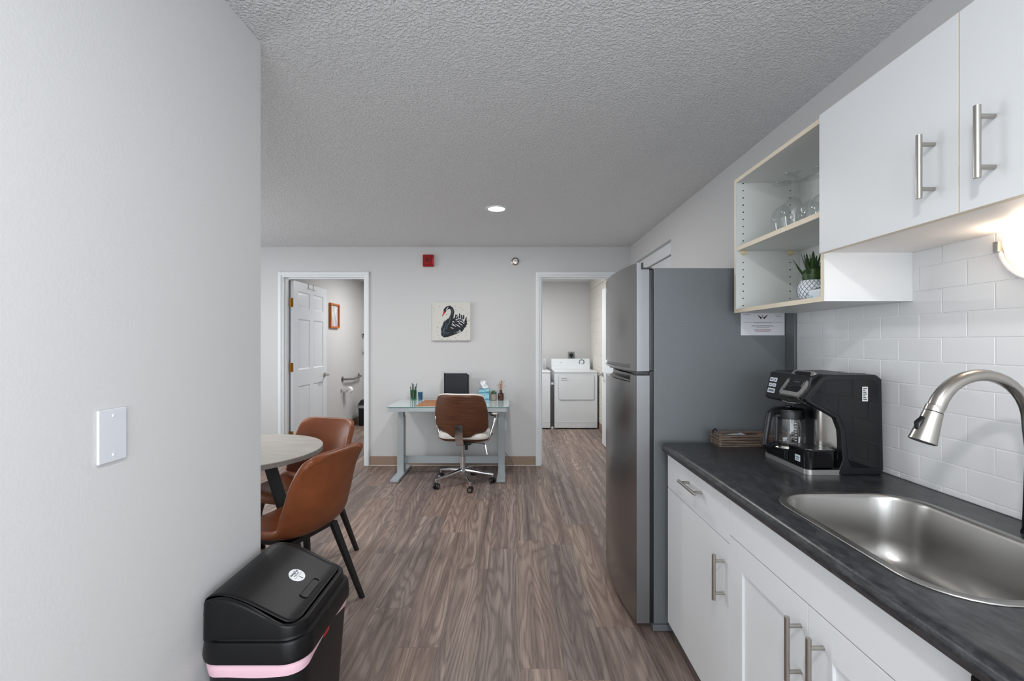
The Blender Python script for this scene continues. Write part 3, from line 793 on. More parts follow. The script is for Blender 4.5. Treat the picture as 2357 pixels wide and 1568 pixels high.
for s, z in (('Hamilton', .949), ('Beach', .942)): text('lettering', s, .0062, INK, (.9939, 1.589, z), (PI / 2, 0, -PI / 2), tr)
# steel back of the cup bay
w = B(); w.prism([(1.112 - .030 * math.sin(PI * i / 16), Y0 + .0262 + .118 * i / 16) for i in range(17)] + [(1.116, 1.68), (1.116, Y0 + .0262)], 'z', z0 + .075, 1.12)
obj('steel_column', w, STEELV, cm, 40)
obj('water_label', B().box(1.178, 1.197, Y0 - .0018, Y0 - .001, 1.15, 1.199), PAPER, cm)
w = B()
for k in range(7): w.box(1.181, 1.194 - (k % 3) * .003, Y0 - .0022, Y0 - .0015, 1.155 + k * .006, 1.158 + k * .006)
obj('label_text', w, INK, cm, 0)
obj('reservoir_flap', B().box(1.17, 1.222, Y0 + .04, Y0 + .1, 1.2385, 1.2412, .001), BLACKG, cm); obj('basket_latch', B().box(1.06, 1.12, Y1 - .09, Y1 - .03, 1.2385, 1.2408, .001), BLACKG, cm)
# carafe: lifts out, so its own thing
CX, CY, CZ = 1.047, 1.728, z0 + .0505
ca = thing('glass_carafe', 'clear glass coffee pot with black handle on the coffee maker hot plate', 'carafe', (CX, CY, CZ))
w = B(); w.lathe([(.0, .001), (.05, .001), (.056, .01), (.059, .04), (.058, .08), (.053, .11), (.051, .125)], (CX, CY, CZ), n=40)
obj('glass_body', w, GLASS, ca)
w = B(); w.lathe([(.0515, .112), (.0535, .114), (.0535, .136), (.05, .147), (.02, .152), (0, .152)], (CX, CY, CZ), n=40); w.lathe([(.0, .152), (.012, .152), (.012, .158), (0, .158)], (CX, CY, CZ), n=20)
obj('lid', w, BLACK, ca)
w = B(); a = math.radians(200)
dx, dy = math.cos(a), math.sin(a)
pth = [(.05, .138), (.082, .140), (.096, .131), (.105, .10), (.115, .05), (.119, .022), (.108, .012), (.06, .020)]
n = len(pth)
w.tube([(CX + r * dx, CY + r * dy, CZ + z) for r, z in pth], [.011, .0115, .012, .0105, .0095, .0105, .011, .010], 12)
w.tube([(CX + .061 * dx, CY + .061 * dy, CZ + z) for z in (.014, .06, .12)], [.006, .0055, .006], 8)
obj('handle', w, BLACK, ca)
w = B()
for k in range(9): 
    a2 = math.radians(262); r_ = .0592 if k < 6 else .0565
    w.box(CX + r_ * math.cos(a2) - .004, CX + r_ * math.cos(a2) + .003, CY + r_ * math.sin(a2) - .0006, CY + r_ * math.sin(a2), CZ + .015 + k * .0105, CZ + .017 + k * .0105)
obj('measure_marks', w, WHITEP, ca, 0)
w = B(); w.lathe([(.0565, .001), (.0585, .004), (.0565, .012)], (CX, CY, CZ), n=40); obj('base_ring', w, NICKEL, ca)

# ------------------------------------------------------------------ wooden tray with coffee supplies
TX0, TX1, TY0, TY1 = .888, 1.215, 1.952, 2.04
ty = thing('wooden_crate_tray', 'small weathered slatted wooden crate on the worktop against the fridge', 'tray', (1.05, 2.0, CT))
zt = CT + .0008
w = B()
w.box(TX0, TX1, TY0, TY1, zt, zt + .006)
for (a, e) in ((TY0, TY0 + .006), (TY1 - .006, TY1)):
    for k in range(4): w.box(TX0, TX1, a, e, zt + .003 + k * .0125, zt + .0135 + k * .0125, .001, 1)
for (a, e) in ((TX0, TX0 + .006), (TX1 - .006, TX1)):
    for k in range(4): w.box(a, e, TY0 + .006, TY1 - .006, zt + .003 + k * .0125, zt + .0135 + k * .0125, .001, 1)
for x in (TX0 - .001, TX1 - .008):
    for y in (TY0 - .001, TY1 - .008): w.box(x, x + .009, y, y + .009, zt, zt + .054, .001, 1)
obj('slatted_box', w, WOODX, ty)
for x in (TX0 + .001, TX1 - .001):
    w = B(); w.tube([(x, 1.975, zt + .045), (x, 1.978, zt + .06), (x, 1.997, zt + .068), (x, 2.016, zt + .06), (x, 2.019, zt + .045)], .0035, 8)
    obj('handle', w, BLACK, ty)
random.seed(11)
for k, (x, lb) in enumerate(((.93, 'blue and white sugar packet lying nearest the open end of the slatted crate'), (.958, 'blue and white sugar packet in the middle of the slatted crate'), (.986, 'blue and white sugar packet deepest in the slatted crate'))):
    w = B(); yy = 1.985 + .004 * k
    w.grid(lambda u, v: (x - .026 + .052 * u, yy - .024 + .05 * v, zt + .036 + .003 * k + .004 * math.sin(PI * u) * math.sin(PI * v) + .006 * u), 8, 8)
    tag(obj('sugar_packet', w, BLUEW, None, 40, (('SOLIDIFY', {'thickness': .002}),)), lb, 'packet', 'sugar packets in the crate')
w = B(); w.lathe([(.0, 0), (.016, 0), (.0205, .034), (.0225, .035), (.0225, .037), (0, .037)], (1.098, 1.993, zt + .0065), n=24)
w.m(1).lathe([(.0, .0372), (.0222, .0372), (.0222, .0378), (0, .0378)], (1.098, 1.993, zt + .0065), n=24)
tag(obj('creamer_cup', w, [WHITEP, M('foil_pink', (206, 120, 110), .3)]), 'white creamer pod with a pink foil top in the slatted crate', 'creamer pod')
w = B(); w.box(1.0, 1.07, 1.962, 2.03, zt + .0065, zt + .043, .004)
tag(obj('tea_box', w, M('maroon_card', (70, 26, 24), .5)), 'dark maroon tea box inside the slatted crate', 'box')

# ------------------------------------------------------------------ trash can
tb_ = thing('trash_can', 'black swing-top trash can with pink liner against the left wall', 'trash can', (-.715, 1.42, 0))
X0, X1, YA, YB_ = -.866, -.561, 1.222, 1.622
def rl(x0, x1, y0, y1, r, z): return [(x, y, z) for x, y in rr(x0, x1, y0, y1, r, 8)]
w = B(); L = []
for z, s_ in ((.0, .045), (.006, .04), (.43, .014), (.475, .012)): L.append(rl(X0 + s_, X1 - s_, YA + s_, YB_ - s_, .06, z))
w.loft(L); obj('bin_body', w, BINB, tb_, 50)
# liner overhang: uneven hem
w = B(); L = []
def wob(i, n): return .010 * math.sin(2 * PI * i / n * 3 + 1) + .008 * math.sin(2 * PI * i / n * 7)
def hem(x, y):
    if y < 1.30: base = .437 + .018 * max(0, (y - 1.24) / .06)
    elif y < 1.47: base = .455 + .013 * (y - 1.30) / .17
    else: base = .468 - .03 * min(1, (y - 1.47) / .11)
    return base
def fine(x0, x1, y0, y1, r):
    p = rr(x0, x1, y0, y1, r, 8); out = []
    for a, c_ in zip(p, p[1:] + p[:1]):
        k = max(1, int(math.hypot(c_[0] - a[0], c_[1] - a[1]) / .02))
        for q in range(k): out.append((a[0] + (c_[0] - a[0]) * q / k, a[1] + (c_[1] - a[1]) * q / k))
    return out
for t, o_ in ((0, .011), (.35, .0085), (.7, .010), (1, .0118)):
    lp = fine(X0 + o_, X1 - o_, YA + o_, YB_ - o_, .06); n = len(lp)
    L.append([(x, y, .480 + (hem(x, y) + wob(i, n) * .35 - .480) * t) for i, (x, y) in enumerate(lp)])
w.loft(L, False, False)
ln = obj('bag_liner', w, PINK, tb_, 60); ln['label'] = 'pink bag liner folded over the edge'
w = B(); w.grid(lambda u, v: (X1 - .0088 + .001 * math.sin(3 * u), 1.372 + .042 * u, .477 - .020 * v + .002 * u), 6, 3); obj('drawstring', w, REDS, ln)
# lid: rim, hood with S-shaped ends, swing flap
w = B(); L = []
for z, o_, r in ((.478, .010, .062), (.479, .002, .066), (.49, 0, .068), (.528, .004, .066), (.534, .009, .062), (.535, .016, .056), (.542, .020, .053)): L.append(rl(X0 + o_, X1 - o_, YA + o_, YB_ - o_, r, z))
w.loft(L, True, True)
rim = obj('lid_rim', w, BINL, tb_, 40)
S = [(-.8436, .6413), (-.825, .6465), (-.806, .647), (-.785, .644), (-.764, .638), (-.742, .6305), (-.722, .6217), (-.694, .608), (-.6665, .594), (-.6446, .583), (-.6246, .574), (-.610, .5705), (-.597, .5688), (-.588, .5685)]
S = [(-.856, .630)] + S + [(-.55, .5685)]
def surf(x):
    for (xa, za), (xb, zb) in zip(S, S[1:]):
        if xa <= x <= xb: return za + (zb - za) * (x - xa) / (xb - xa)
    return S[0][1]
def slope(x): return math.atan((surf(x + .004) - surf(x - .004)) / .008)
def plan(x0, x1, y0_, y1_, rL, rR):
    p = []
    for cx_, cy_, r_, a in ((x1 - rR, y1_ - rR, rR, 0), (x0 + rL, y1_ - rL, rL, PI / 2), (x0 + rL, y0_ + rL, rL, PI), (x1 - rR, y0_ + rR, rR, 3 * PI / 2)):
        p += [(cx_ + r_ * math.cos(a + PI / 2 * q / 8), cy_ + r_ * math.sin(a + PI / 2 * q / 8)) for q in range(9)]
    out = []
    for a, c_ in zip(p, p[1:] + p[:1]):
        n_ = max(1, int(math.hypot(c_[0] - a[0], c_[1] - a[1]) / .015))
        out += [(a[0] + (c_[0] - a[0]) * q / n_, a[1] + (c_[1] - a[1]) * q / n_) for q in range(n_)]
    return out
def same(ins, r, f):
    xa_, xb_, ya_, yb_ = X0 + .012, X1 - .018, YA + .018, YB_ - .018
    base = plan(xa_, xb_, ya_, yb_, .022, .056); cx_, cy_ = (xa_ + xb_) / 2, (ya_ + yb_) / 2
    ax_, ay_ = (xb_ - xa_) / 2, (yb_ - ya_) / 2; d_ = ins - .018
    return [(cx_ + (x - cx_) * (ax_ - d_) / ax_, cy_ + (y - cy_) * (ay_ - d_) / ay_, f(x)) for x, y in base]
w = B()
w.loft([same(.018, 0, lambda x: .532), same(.019, 0, lambda x: surf(x) - .007), same(.0205, 0, lambda x: surf(x) - .002), same(.024, 0, lambda x: surf(x)), same(.032, 0, lambda x: surf(x)), same(.0335, 0, lambda x: surf(x) - .014)], False, True)
hd = obj('lid_hood', w, BINL, tb_, 50)
pth = [(-.8555, .592), (-.854, .615), (-.852, .632), (-.846, .6425)] + [(x, surf(x) + .002) for x in [-.835 + (.835 - .599) * q / 24 for q in range(25)]]
y0, y1 = YA + .036, YB_ - .036
def flp(u, v):
    t = u * (len(pth) - 1); q = min(int(t), len(pth) - 2); f = t - q
    x = pth[q][0] + (pth[q + 1][0] - pth[q][0]) * f; z = pth[q][1] + (pth[q + 1][1] - pth[q][1]) * f
    e = max(0, (x + .632) / .033); c_ = .033 * (1 - math.sqrt(max(0, 1 - min(1, e) ** 2)))
    return (x, y0 + c_ + (y1 - y0 - 2 * c_) * v, z)
w = B(); w.grid(flp, 60, 24)
flap = obj('swing_flap', w, BINL, tb_, 60, (('SOLIDIFY', {'thickness': .0018}),))
# finger slot
xa = -.634; an = slope(xa)
w = B(); tl = rr(-.013, .013, 1.372, 1.478, .010, 6)
def fs(u, y, h): return (xa + u * math.cos(an) - h * math.sin(an), y, surf(xa) + .002 + u * math.sin(an) + h * math.cos(an))
t2 = rr(-.010, .010, 1.376, 1.474, .008, 6)
w.loft([[fs(u, y, -.002) for u, y in tl], [fs(u, y, .0035) for u, y in tl], [fs(u, y, .0035) for u, y in t2], [fs(u, y, .0005) for u, y in t2]], False, True)
obj('finger_slot', w, BINB, flap)
# round sticker
xa2 = -.687; an2 = slope(xa2)
def st(u, v, h): return (xa2 + u * math.cos(an2) - h * math.sin(an2), 1.449 + v, surf(xa2) + .0022 + u * math.sin(an2) + h * math.cos(an2))
w = B(); cc = [(.0255 * math.cos(2 * PI * i / 40), .0285 * math.sin(2 * PI * i / 40)) for i in range(40)]
w.loft([[st(u, v, -.0035) for u, v in cc], [st(u, v, .0012) for u, v in cc]])
sk_ = obj('sticker', w, M('sticker_white', (224, 228, 232), .35), flap)
for s, u, sz in (('SwingTop', -.0115, .0105), ('13 Gal. / 49 L', -.002, .0058)):
    text('sticker_text', s, sz, M('sticker_ink', (40, 44, 54), .6), st(u, 0, .0019), (-an2, 0, PI / 2), sk_)
w = B(); w.loft([[st(u, v, .001) for u, v in ((.008, -.002), (.021, -.002), (.021, .0005), (.008, .0005))], [st(u, v, .0016) for u, v in ((.008, -.002), (.021, -.002), (.021, .0005), (.008, .0005))]])
w.loft([[st(u, v, .001) for u, v in ((.0042, -.022), (.005, -.022), (.005, .022), (.0042, .022))], [st(u, v, .0015) for u, v in ((.0042, -.022), (.005, -.022), (.005, .022), (.0042, .022))]])
obj('sticker_mark', w, INK, sk_, 0)

# blank cover plate
pl = thing('blank_wall_plate', 'white blank cover plate on the left wall above the trash can', 'wall plate', (XL, .995, 1.145))
w = B(); w.box(XL + .0002, XL + .0065, .959, 1.030, 1.0875, 1.2035, .0035, 3); obj('plate', w, M('plate_white', (208, 211, 217), .3), pl)
for z in (1.188, 1.103):
    w = B(); w.lathe([(.0035, 0), (.003, .0012), (0, .0018)], (XL + .0064, .9945, z), 'x', 14); obj('screw', w, WHITEP, pl)

# ------------------------------------------------------------------ dining set
tcx, tcy, tr_ = -1.525, 2.537, .433
dt_ = thing('round_dining_table', 'round table with pale grey wood top and black splayed legs', 'table', (tcx, tcy, 0))
w = B(); w.lathe([(0, .722), (tr_ - .004, .722), (tr_, .724)], (tcx, tcy, 0), n=72)
w.m(1).lathe([(tr_, .724), (tr_, .747)], (tcx, tcy, 0), n=72)
w.m(0).lathe([(tr_, .747), (tr_ - .002, .75), (0, .75)], (tcx, tcy, 0), n=72)
obj('tabletop', w, [TABLEM, TABLEE], dt_, 50)
for k in range(3):
    a = math.radians(-14 + 120 * k)
    rad = Vector((math.cos(a), math.sin(a), 0)); tan = Vector((-math.sin(a), math.cos(a), 0)); L = []
    for z, r_, wd, th in ((.718, .19, .036, .010), (0.0, .46, .030, .009)):
        c = Vector((tcx, tcy, z)) + rad * r_
        L.append([tuple(c + tan * wd + rad * th), tuple(c - tan * wd + rad * th), tuple(c - tan * wd - rad * th), tuple(c + tan * wd - rad * th)])
    obj('leg', B().loft(L), BSTEEL, dt_)
w = B(); w.box(tcx - .22, tcx + .22, tcy - .02, tcy + .02, .702, .7215); w.box(tcx - .02, tcx + .02, tcy - .22, tcy + .22, .702, .7215); obj('under_frame', w, BSTEEL, dt_)

ch = thing('dining_chair', 'tan leather bucket chair nearest the trash can, seen from behind', 'chair', (0, 0, 0), 'tan leather dining chairs')
prof = [(.185, .424), (.182, .450), (.14, .461), (.05, .453), (-.06, .444), (-.135, .447), (-.185, .470), (-.215, .515), (-.236, .58), (-.256, .66), (-.275, .74), (-.292, .81), (-.300, .845)]
hw = [.195, .205, .215, .225, .232, .236, .238, .237, .234, .228, .222, .214, .206]
def shell(u, v):
    t = u * (len(prof) - 1); i = min(int(t), len(prof) - 2); f = t - i
    y = prof[i][0] + (prof[i + 1][0] - prof[i][0]) * f; z = prof[i][1] + (prof[i + 1][1] - prof[i][1]) * f
    w_ = hw[i] + (hw[i + 1] - hw[i]) * f
    s_ = 2 * v - 1
    k = abs(s_) ** 2.6
    tt = u
    q = max(0, (tt - .78) / .22)
    fwd = (.0 if tt < .35 else min(1, (tt - .35) / .25)) * (1 - q ** 1.4)
    upk = max(0, 1 - abs(tt - .42) / .42)
    w_ *= 1 - .15 * q ** 5
    z -= .034 * q ** 3 * abs(s_) ** 6
    fr_ = max(0, (.14 - tt) / .14)
    y -= .06 * fr_ * abs(s_) ** 3
    return (w_ * s_ * (1 - .05 * k * fwd), y + .072 * k * fwd, z + .052 * k * upk)
w = B(); w.grid(shell, 26, 16)
sh = obj('seat_shell', w, LEATHER, ch, 180, (('SOLIDIFY', {'thickness': .036, 'offset': 0.0}), ('SUBSURF', {'levels': 2, 'render_levels': 2})))
w = B(); w.box(-.15, .15, -.14, .15, .405, .432, .006); obj('seat_frame', w, BSTEEL, ch)
for sx in (-1, 1):
    for sy in (-1, 1):
        top = Vector((sx * .15, .13 if sy > 0 else -.13, .42)); bot = Vector((sx * .232, .20 if sy > 0 else -.25, 0)); L = []
        for p, a_, b2 in ((top, .019, .012), (bot, .0105, .0105)):
            L.append([(p.x + a_, p.y + b2, p.z), (p.x - a_, p.y + b2, p.z), (p.x - a_, p.y - b2, p.z), (p.x + a_, p.y - b2, p.z)])
        obj('leg', B().loft(L), BSTEEL, ch)
def face(dx, dy): return math.atan2(-dx, dy)
def chair_at(back, d):   # back: where the middle of the backrest top stands
    d = Vector((d[0], d[1], 0)).normalized(); return (back[0] + d.x * .295, back[1] + d.y * .295, 0)
ch.location = chair_at((-.824, 2.172), (-.95, .305)); ch.rotation_euler = (0, 0, face(-.95, .305))
dup(ch, chair_at((-1.225, 3.06), (-.26, -.965)), face(-.26, -.965), 'tan leather bucket chair on the far side of the round table, near the open door')

# ------------------------------------------------------------------ desk
DX0, DX1, DY0, DY1 = -1.205, -.038, 4.33, 4.93
dk = thing('standing_desk', 'grey metal standing desk with white glass top against the back wall', 'desk', (-.62, 4.63, 0))
top = rr(DX0, DX1, DY0, DY1, .03, 5)
w = B(); w.m(1).loft([[(x, y, .7285) for x, y in top], [(x, y, .7355) for x, y in top]], True, False); w.m(0).poly([(x, y, .736) for x, y in top]); w.loft([[(x, y, .7355) for x, y in top], [(x, y, .736) for x, y in top]], False, False)
obj('glass_top', w, [DESKT, DESKE], dk)
ap = rr(DX0 + .004, DX1 - .004, DY0 + .003, DY1 - .004, .03, 5)
w = B(); w.loft([[(x, y, .688) for x, y in ap], [(x, y, .728) for x, y in ap]]); obj('top_frame', w, DESKG, dk)
w = B(); w.box(-.985, -.26, DY0 + .0005, DY0 + .006, .6905, .7255, .001); obj('drawer', w, M('desk_grey_drawer', (172, 180, 183), .42), dk)
for i, (xa, xb) in enumerate(((-1.168, -1.102), (-.146, -.080))):
    w = B(); w.box(xa, xb, 4.60, 4.69, .024, .60, .004); w.box(xa + .006, xb - .006, 4.606, 4.684, .60, .6885)
    lg = obj('leg', w, DESKG, dk)
    x0, x1 = (xa - .028, xb - .018) if i == 0 else (xa - .004, xb + .004)
    w = B(); w.box(xa - .007, xb + .007, 4.362, 4.925, .006, .03, .003)
    obj('foot', w, DESKG, lg)
w = B()
for x in (-1.135, -.113):
    for y in (4.39, 4.9): obj('levelling_pad', B().cyl((x, y, 0), .018, 0, .007), BLACK, dk)
obj('crossbar', B().box(-1.103, -.145, 4.645, 4.675, .117, .187, .002), DESKG, dk)
w = B(); w.box(-.30, -.165, 4.62, 4.70, .60, .687, .004); obj('motor_box', w, DESKG, dk)
w = B(); w.tube([(-.34, 4.52, .66), (-.30, 4.50, .645), (-.22, 4.50, .655), (-.20, 4.51, .675), (-.19, 4.51, .65), (-.185, 4.515, .625), (-.22, 4.52, .63)], .006, 8); obj('cable_loop', w, CORDM, dk)
# power cord to the wall outlet
w = B(); w.tube([(-.10, 4.958, .405), (-.105, 4.945, .33), (-.11, 4.94, .25), (-.10, 4.94, .18), (-.072, 4.945, .14), (-.045, 4.95, .105), (-.02, 4.96, .08), (-.005, 4.965, .04), (.005, 4.962, .004)], .0035, 8)
tag(obj('power_cord', w, M('grey_cord', (120, 118, 116), .5)), 'thin power cord hanging from the outlet beside the desk', 'cord')
wo = thing('wall_outlet', 'white wall outlet on the back wall at the right end of the desk', 'outlet', (-.10, YB, .44))
obj('cover', B().box(-.138, -.067, YB - .006, YB - .0002, .385, .50, .002), WHITEP, wo)
w = B(); w.box(-.117, -.088, YB - .03, YB - .006, .40, .43, .004); obj('plug', w, WHITEP, wo)

# desk things
tag(obj('desk_mat', B().box(-.931, -.30, 4.374, 4.84, .7363, .7395, .0012), MAT), 'tan leather desk mat lying on the glass desk top', 'desk mat')
def cup(name, x, y, r0, r1, h, mat, label):
    w = B(); zb = .7365
    w.lathe([(0, .001), (r0, .001), (r0 + .001, .004), (r1, h), (r1 - .003, h), (r0 - .002, .008), (0, .007)], (x, y, zb), n=28)
    return tag(obj(name, w, mat), label, 'cup')
cup('pencil_cup', -1.060, 4.865, .032, .036, .105, GGLASS, 'green tinted glass tumbler full of pens at the left of the desk')
cup('glass_tumbler', -.983, 4.845, .022, .0255, .085, BGLASS, 'empty blue glass tumbler next to the green pen cup')
rn = random.Random(5)
spots = ['tilting farthest left out of the green cup', 'second from the left in the green cup', 'standing tallest at the back of the green cup', 'upright in the middle of the green cup', 'leaning right against the rim of the green cup', 'tilting farthest right, beside the blue tumbler']
for k in range(6):
    x = -1.078 + k * .0072; y = 4.865 + (-.012, .01, .014, -.008, .008, -.01)[k]; tx = (-.16, -.05, .03, .0, .1, .16)[k]
    w = B(); h = .125 + .012 * ((k * 3) % 4)
    p0 = Vector((x - tx * .05, y, .7475)); d_ = Vector((tx, .02, 1)).normalized()
    w.tube([tuple(p0), tuple(p0 + d_ * h), tuple(p0 + d_ * (h + .008))], [.0042, .0042, .0018], 8)
    tag(obj('pen', w, [BLACK, M('pen_green', (40, 84, 62), .4)][k % 2]), '%s pen %s' % (('black', 'dark green')[k % 2], spots[k]), 'pen', 'pens in the green cup')
# document holder with black folders
dh = thing('document_holder', 'white upright document holder at the back of the desk behind the chair', 'document holder', (-.61, 4.89, .7363))
w = B(); fx0, fx1 = -.742, -.452
w.box(fx0, fx1, 4.902, 4.906, .7365, 1.029); w.box(fx0, fx0 + .006, 4.862, 4.906, .7365, 1.029); w.box(fx1 - .006, fx1, 4.862, 4.906, .7365, 1.029); w.box(fx0, fx1, 4.862, 4.906, .7365, .7425); w.box(fx0, fx1, 4.862, 4.866, .742, .78)
obj('frame', w, M('holder_white', (200, 203, 206), .4), dh)
tag(obj('folder', B().box(-.735, -.485, 4.870, 4.876, .743, 1.020, .001), BLACKFOLD), 'black folder standing in front in the white document holder', 'folder', 'black folders in the holder')
tag(obj('folder', B().box(-.72, -.470, 4.881, 4.887, .743, 1.008, .001), BLACKFOLD), 'black folder showing as a sliver behind the front folder', 'folder', 'black folders in the holder')
# tissue box
tbx = thing('tissue_box', 'teal striped cube tissue box at the right of the desk', 'tissue box', (-.30, 4.84, .7363))
obj('carton', B().box(-.355, -.247, 4.79, 4.895, .7365, .858, .002), TISSB, tbx)
w = B(); w.lathe([(.038, 0), (.034, .0008), (0, .0008)], (-.301, 4.842, .8582), n=20); obj('opening', w, M('dark_teal', (30, 76, 104), .6), tbx)
w = B(); w.grid(lambda u, v: (-.335 + .07 * u + .012 * math.sin(7 * v), 4.842 + .020 * math.sin(6.5 * u) * (.3 + v), .856 + .095 * v - .02 * v * abs(math.sin(8 * u))), 18, 8)
obj('tissue', w, TISS, tbx, 180, (('SOLIDIFY', {'thickness': .001}),))
# succulent
su = thing('potted_succulent', 'small grey-green succulent in a concrete pot beside the tissue box', 'potted plant', (-.204, 4.84, .7363))
w = B(); w.lathe([(0, .001), (.031, .001), (.0335, .004), (.034, .066), (.03, .066), (.029, .058), (0, .057)], (-.204, 4.84, .7363), n=28); obj('pot', w, CONC, su)
w = B(); random.seed(2)
for ring, (n_, tilt, ln_) in enumerate(((9, 1.15, .042), (8, .8, .045), (6, .4, .045), (3, .15, .04))):
    for k in range(n_):
        az = 2 * PI * k / n_ + ring * .4; dvv = Vector((math.cos(az) * math.sin(tilt), math.sin(az) * math.sin(tilt), math.cos(tilt)))
        p0 = Vector((-.204, 4.84, .798)); w.tube([tuple(p0 + dvv * .006), tuple(p0 + dvv * ln_ * .6), tuple(p0 + dvv * ln_)], [.004, .0085, .0012], 7)
obj('rosette', w, SUCC, su)
# brown bottle with dried flowers
bo = thing('brown_bottle_vase', 'brown glass bottle of dried stems at the right end of the desk', 'vase', (-.125, 4.84, .7363))
w = B(); w.lathe([(0, .001), (.028, .001), (.03, .004), (.03, .06), (.026, .072), (.015, .08), (.014, .1), (.016, .101), (.0165, .106), (.012, .106), (.012, .08)], (-.125, 4.84, .7363), n=28); obj('bottle', w, AMBER, bo)
random.seed(9)
w = B(); w2 = B()
for k in range(24):
    az = random.uniform(0, 2 * PI); t_ = random.uniform(.1, .62); dvv = Vector((math.cos(az) * math.sin(t_), math.sin(az) * math.sin(t_) * .6, math.cos(t_))); p0 = Vector((-.125, 4.84, .83)); ln_ = random.uniform(.07, .125)
    w.tube([tuple(p0), tuple(p0 + dvv * ln_ * .5), tuple(p0 + dvv * ln_ + Vector((0, 0, -.004)))], [.0012, .0011, .0008], 5)
    if k % 2: w2.lathe([(0, -.008), (.004, -.004), (.0035, .004), (0, .009)], tuple(p0 + dvv * ln_), n=8)
obj('dried_stems', w, DRY, bo); obj('seed_heads', w2, DRY, bo)

# ------------------------------------------------------------------ office chair
ocx, ocy = -.478, 4.36
oc = thing('office_chair', 'swivel desk chair with walnut veneer shell and chrome five-star base', 'office chair', (ocx, ocy, 0))
for k in range(5):
    a = math.radians(2 + 72 * k); dx, dy = math.cos(a), math.sin(a)
    w = B()
    w.tube([(ocx + .02 * dx, ocy + .02 * dy, .128), (ocx + .12 * dx, ocy + .12 * dy, .112), (ocx + .285 * dx, ocy + .285 * dy, .084), (ocx + .295 * dx, ocy + .295 * dy, .082)], [.021, .017, .0125, .008], 10)
    w.cyl((ocx + .283 * dx, ocy + .283 * dy, .06), .009, 0, .024, n=12)
    sp_ = obj('base_spoke', w, CHROME, oc)
    w = B(); aa = a + .6 + .5 * k
    tx, ty_ = math.cos(aa), math.sin(aa)
    c0 = Vector((ocx + .283 * dx, ocy + .283 * dy, .0262))
    for s_ in (-1, 1):
        p0 = c0 + Vector((tx, ty_, 0)) * s_ * .007; p1 = c0 + Vector((tx, ty_, 0)) * s_ * .024
        w.m(0).tube([tuple(p0), tuple(p1)], .026, 24)
        w.m(1).tube([tuple(p1), tuple(p1 + Vector((tx, ty_, 0)) * s_ * .0012)], .016, 20)
    w.m(0).box(c0.x - .012, c0.x + .012, c0.y - .012, c0.y + .012, .03, .061, .004)
    obj('caster', w, [BLACK, NICKEL], sp_)
w = B(); w.lathe([(0, .075), (.022, .075), (.034, .1), (.036, .13), (.027, .142), (.027, .262), (.0235, .265), (0, .265)], (ocx, ocy, 0), n=28)
obj('column', w, CHROME, oc)
w = B(); w.cyl((ocx, ocy, 0), .0145, .26, .40, n=20); obj('gas_lift', w, NICKEL, oc)
w = B(); w.box(ocx - .07, ocx + .07, ocy - .10, ocy + .12, .385, .418, .008); w.cyl((ocx + .025, ocy - .07, .36), .016, -.02, .03, n=14)
obj('tilt_mechanism', w, BLACK, oc)
w = B(); w.tube([(ocx + .05, ocy - .02, .395), (ocx + .18, ocy - .03, .395), (ocx + .205, ocy - .05, .385), (ocx + .215, ocy - .06, .33), (ocx + .225, ocy - .065, .30)], .0065, 10); obj('tilt_lever', w, CHROME, oc)
# seat shell (veneer) with cushion
def pan(u, v, dz=0, k=1.0):
    a = 2 * PI * v; r = u
    return None
w = B()
seat = rr(ocx - .245, ocx + .245, ocy - .17, ocy + .25, .11, 8)
cxs = (ocx, ocy + .04)
def sc_(p, s): return (cxs[0] + (p[0] - cxs[0]) * s, cxs[1] + (p[1] - cxs[1]) * s)
w.loft([[(*sc_(p, .55), .420) for p in seat], [(*sc_(p, .85), .428) for p in seat], [(*sc_(p, .98), .448) for p in seat], [(*sc_(p, 1.0), .456) for p in seat]])
obj('seat_pan', w, VENEER, oc, 60)
w = B(); w.loft([[(*sc_(p, .975), .4565) for p in seat], [(*sc_(p, .99), .475) for p in seat], [(*sc_(p, .96), .505) for p in seat], [(*sc_(p, .85), .517) for p in seat]])
obj('seat_cushion', w, WLEATH, oc, 60)
# curved back
def backs(off):
    def f(u, v):
        s_ = 2 * u - 1; z = .478 + .398 * v
        hw_ = .248 - .04 * max(0, (v - .55) / .45) ** 1.5 - .085 * max(0, (.32 - v) / .32) ** 2
        x = s_ * hw_
        y = -.205 - .075 * v + .09 * abs(s_) ** 2.2 + .02 * (1 - v) ** 2
        zz = z - .022 * abs(s_) ** 6 * max(0, (v - .8) / .2) + .012 * abs(s_) ** 4 * max(0, (.2 - v) / .2)
        return (ocx + x * (1 + off * .12), ocy + y + off, zz)
    return f
w = B(); w.grid(backs(0), 28, 20)
bk = obj('back_shell', w, VENEER, oc, 180, (('SOLIDIFY', {'thickness': .011, 'offset': 0}),))
w = B(); w.grid(lambda u, v: (lambda p: (ocx + (p[0] - ocx) * .975, p[1], p[2] + .009 * (1 if v > .95 else 0)))(backs(.026)(u, v)), 28, 20)
obj('back_cushion', w, WLEATH, oc, 180, (('SOLIDIFY', {'thickness': .034, 'offset': 0}), ('BEVEL', {'width': .01, 'segments': 2, 'limit_method': 'ANGLE', 'angle_limit': .9})))
w = B(); n = 10; L = []
for i in range(n + 1):
    t = i / n
    y = ocy - .225 - .030 * math.sin(min(1, t * 1.4) * PI / 2) if t < .5 else ocy - .243 + (.235 * max(0, (t - .62) / .38))
    z = .60 - .20 * min(1, t / .62) if t < .62 else .40 - .004 * (t - .62)
    L.append((y, z))
pathb = [(ocy - .246, .60), (ocy - .245, .55), (ocy - .242, .50), (ocy - .235, .455), (ocy - .215, .42), (ocy - .18, .405), (ocy - .08, .402)]
L = []
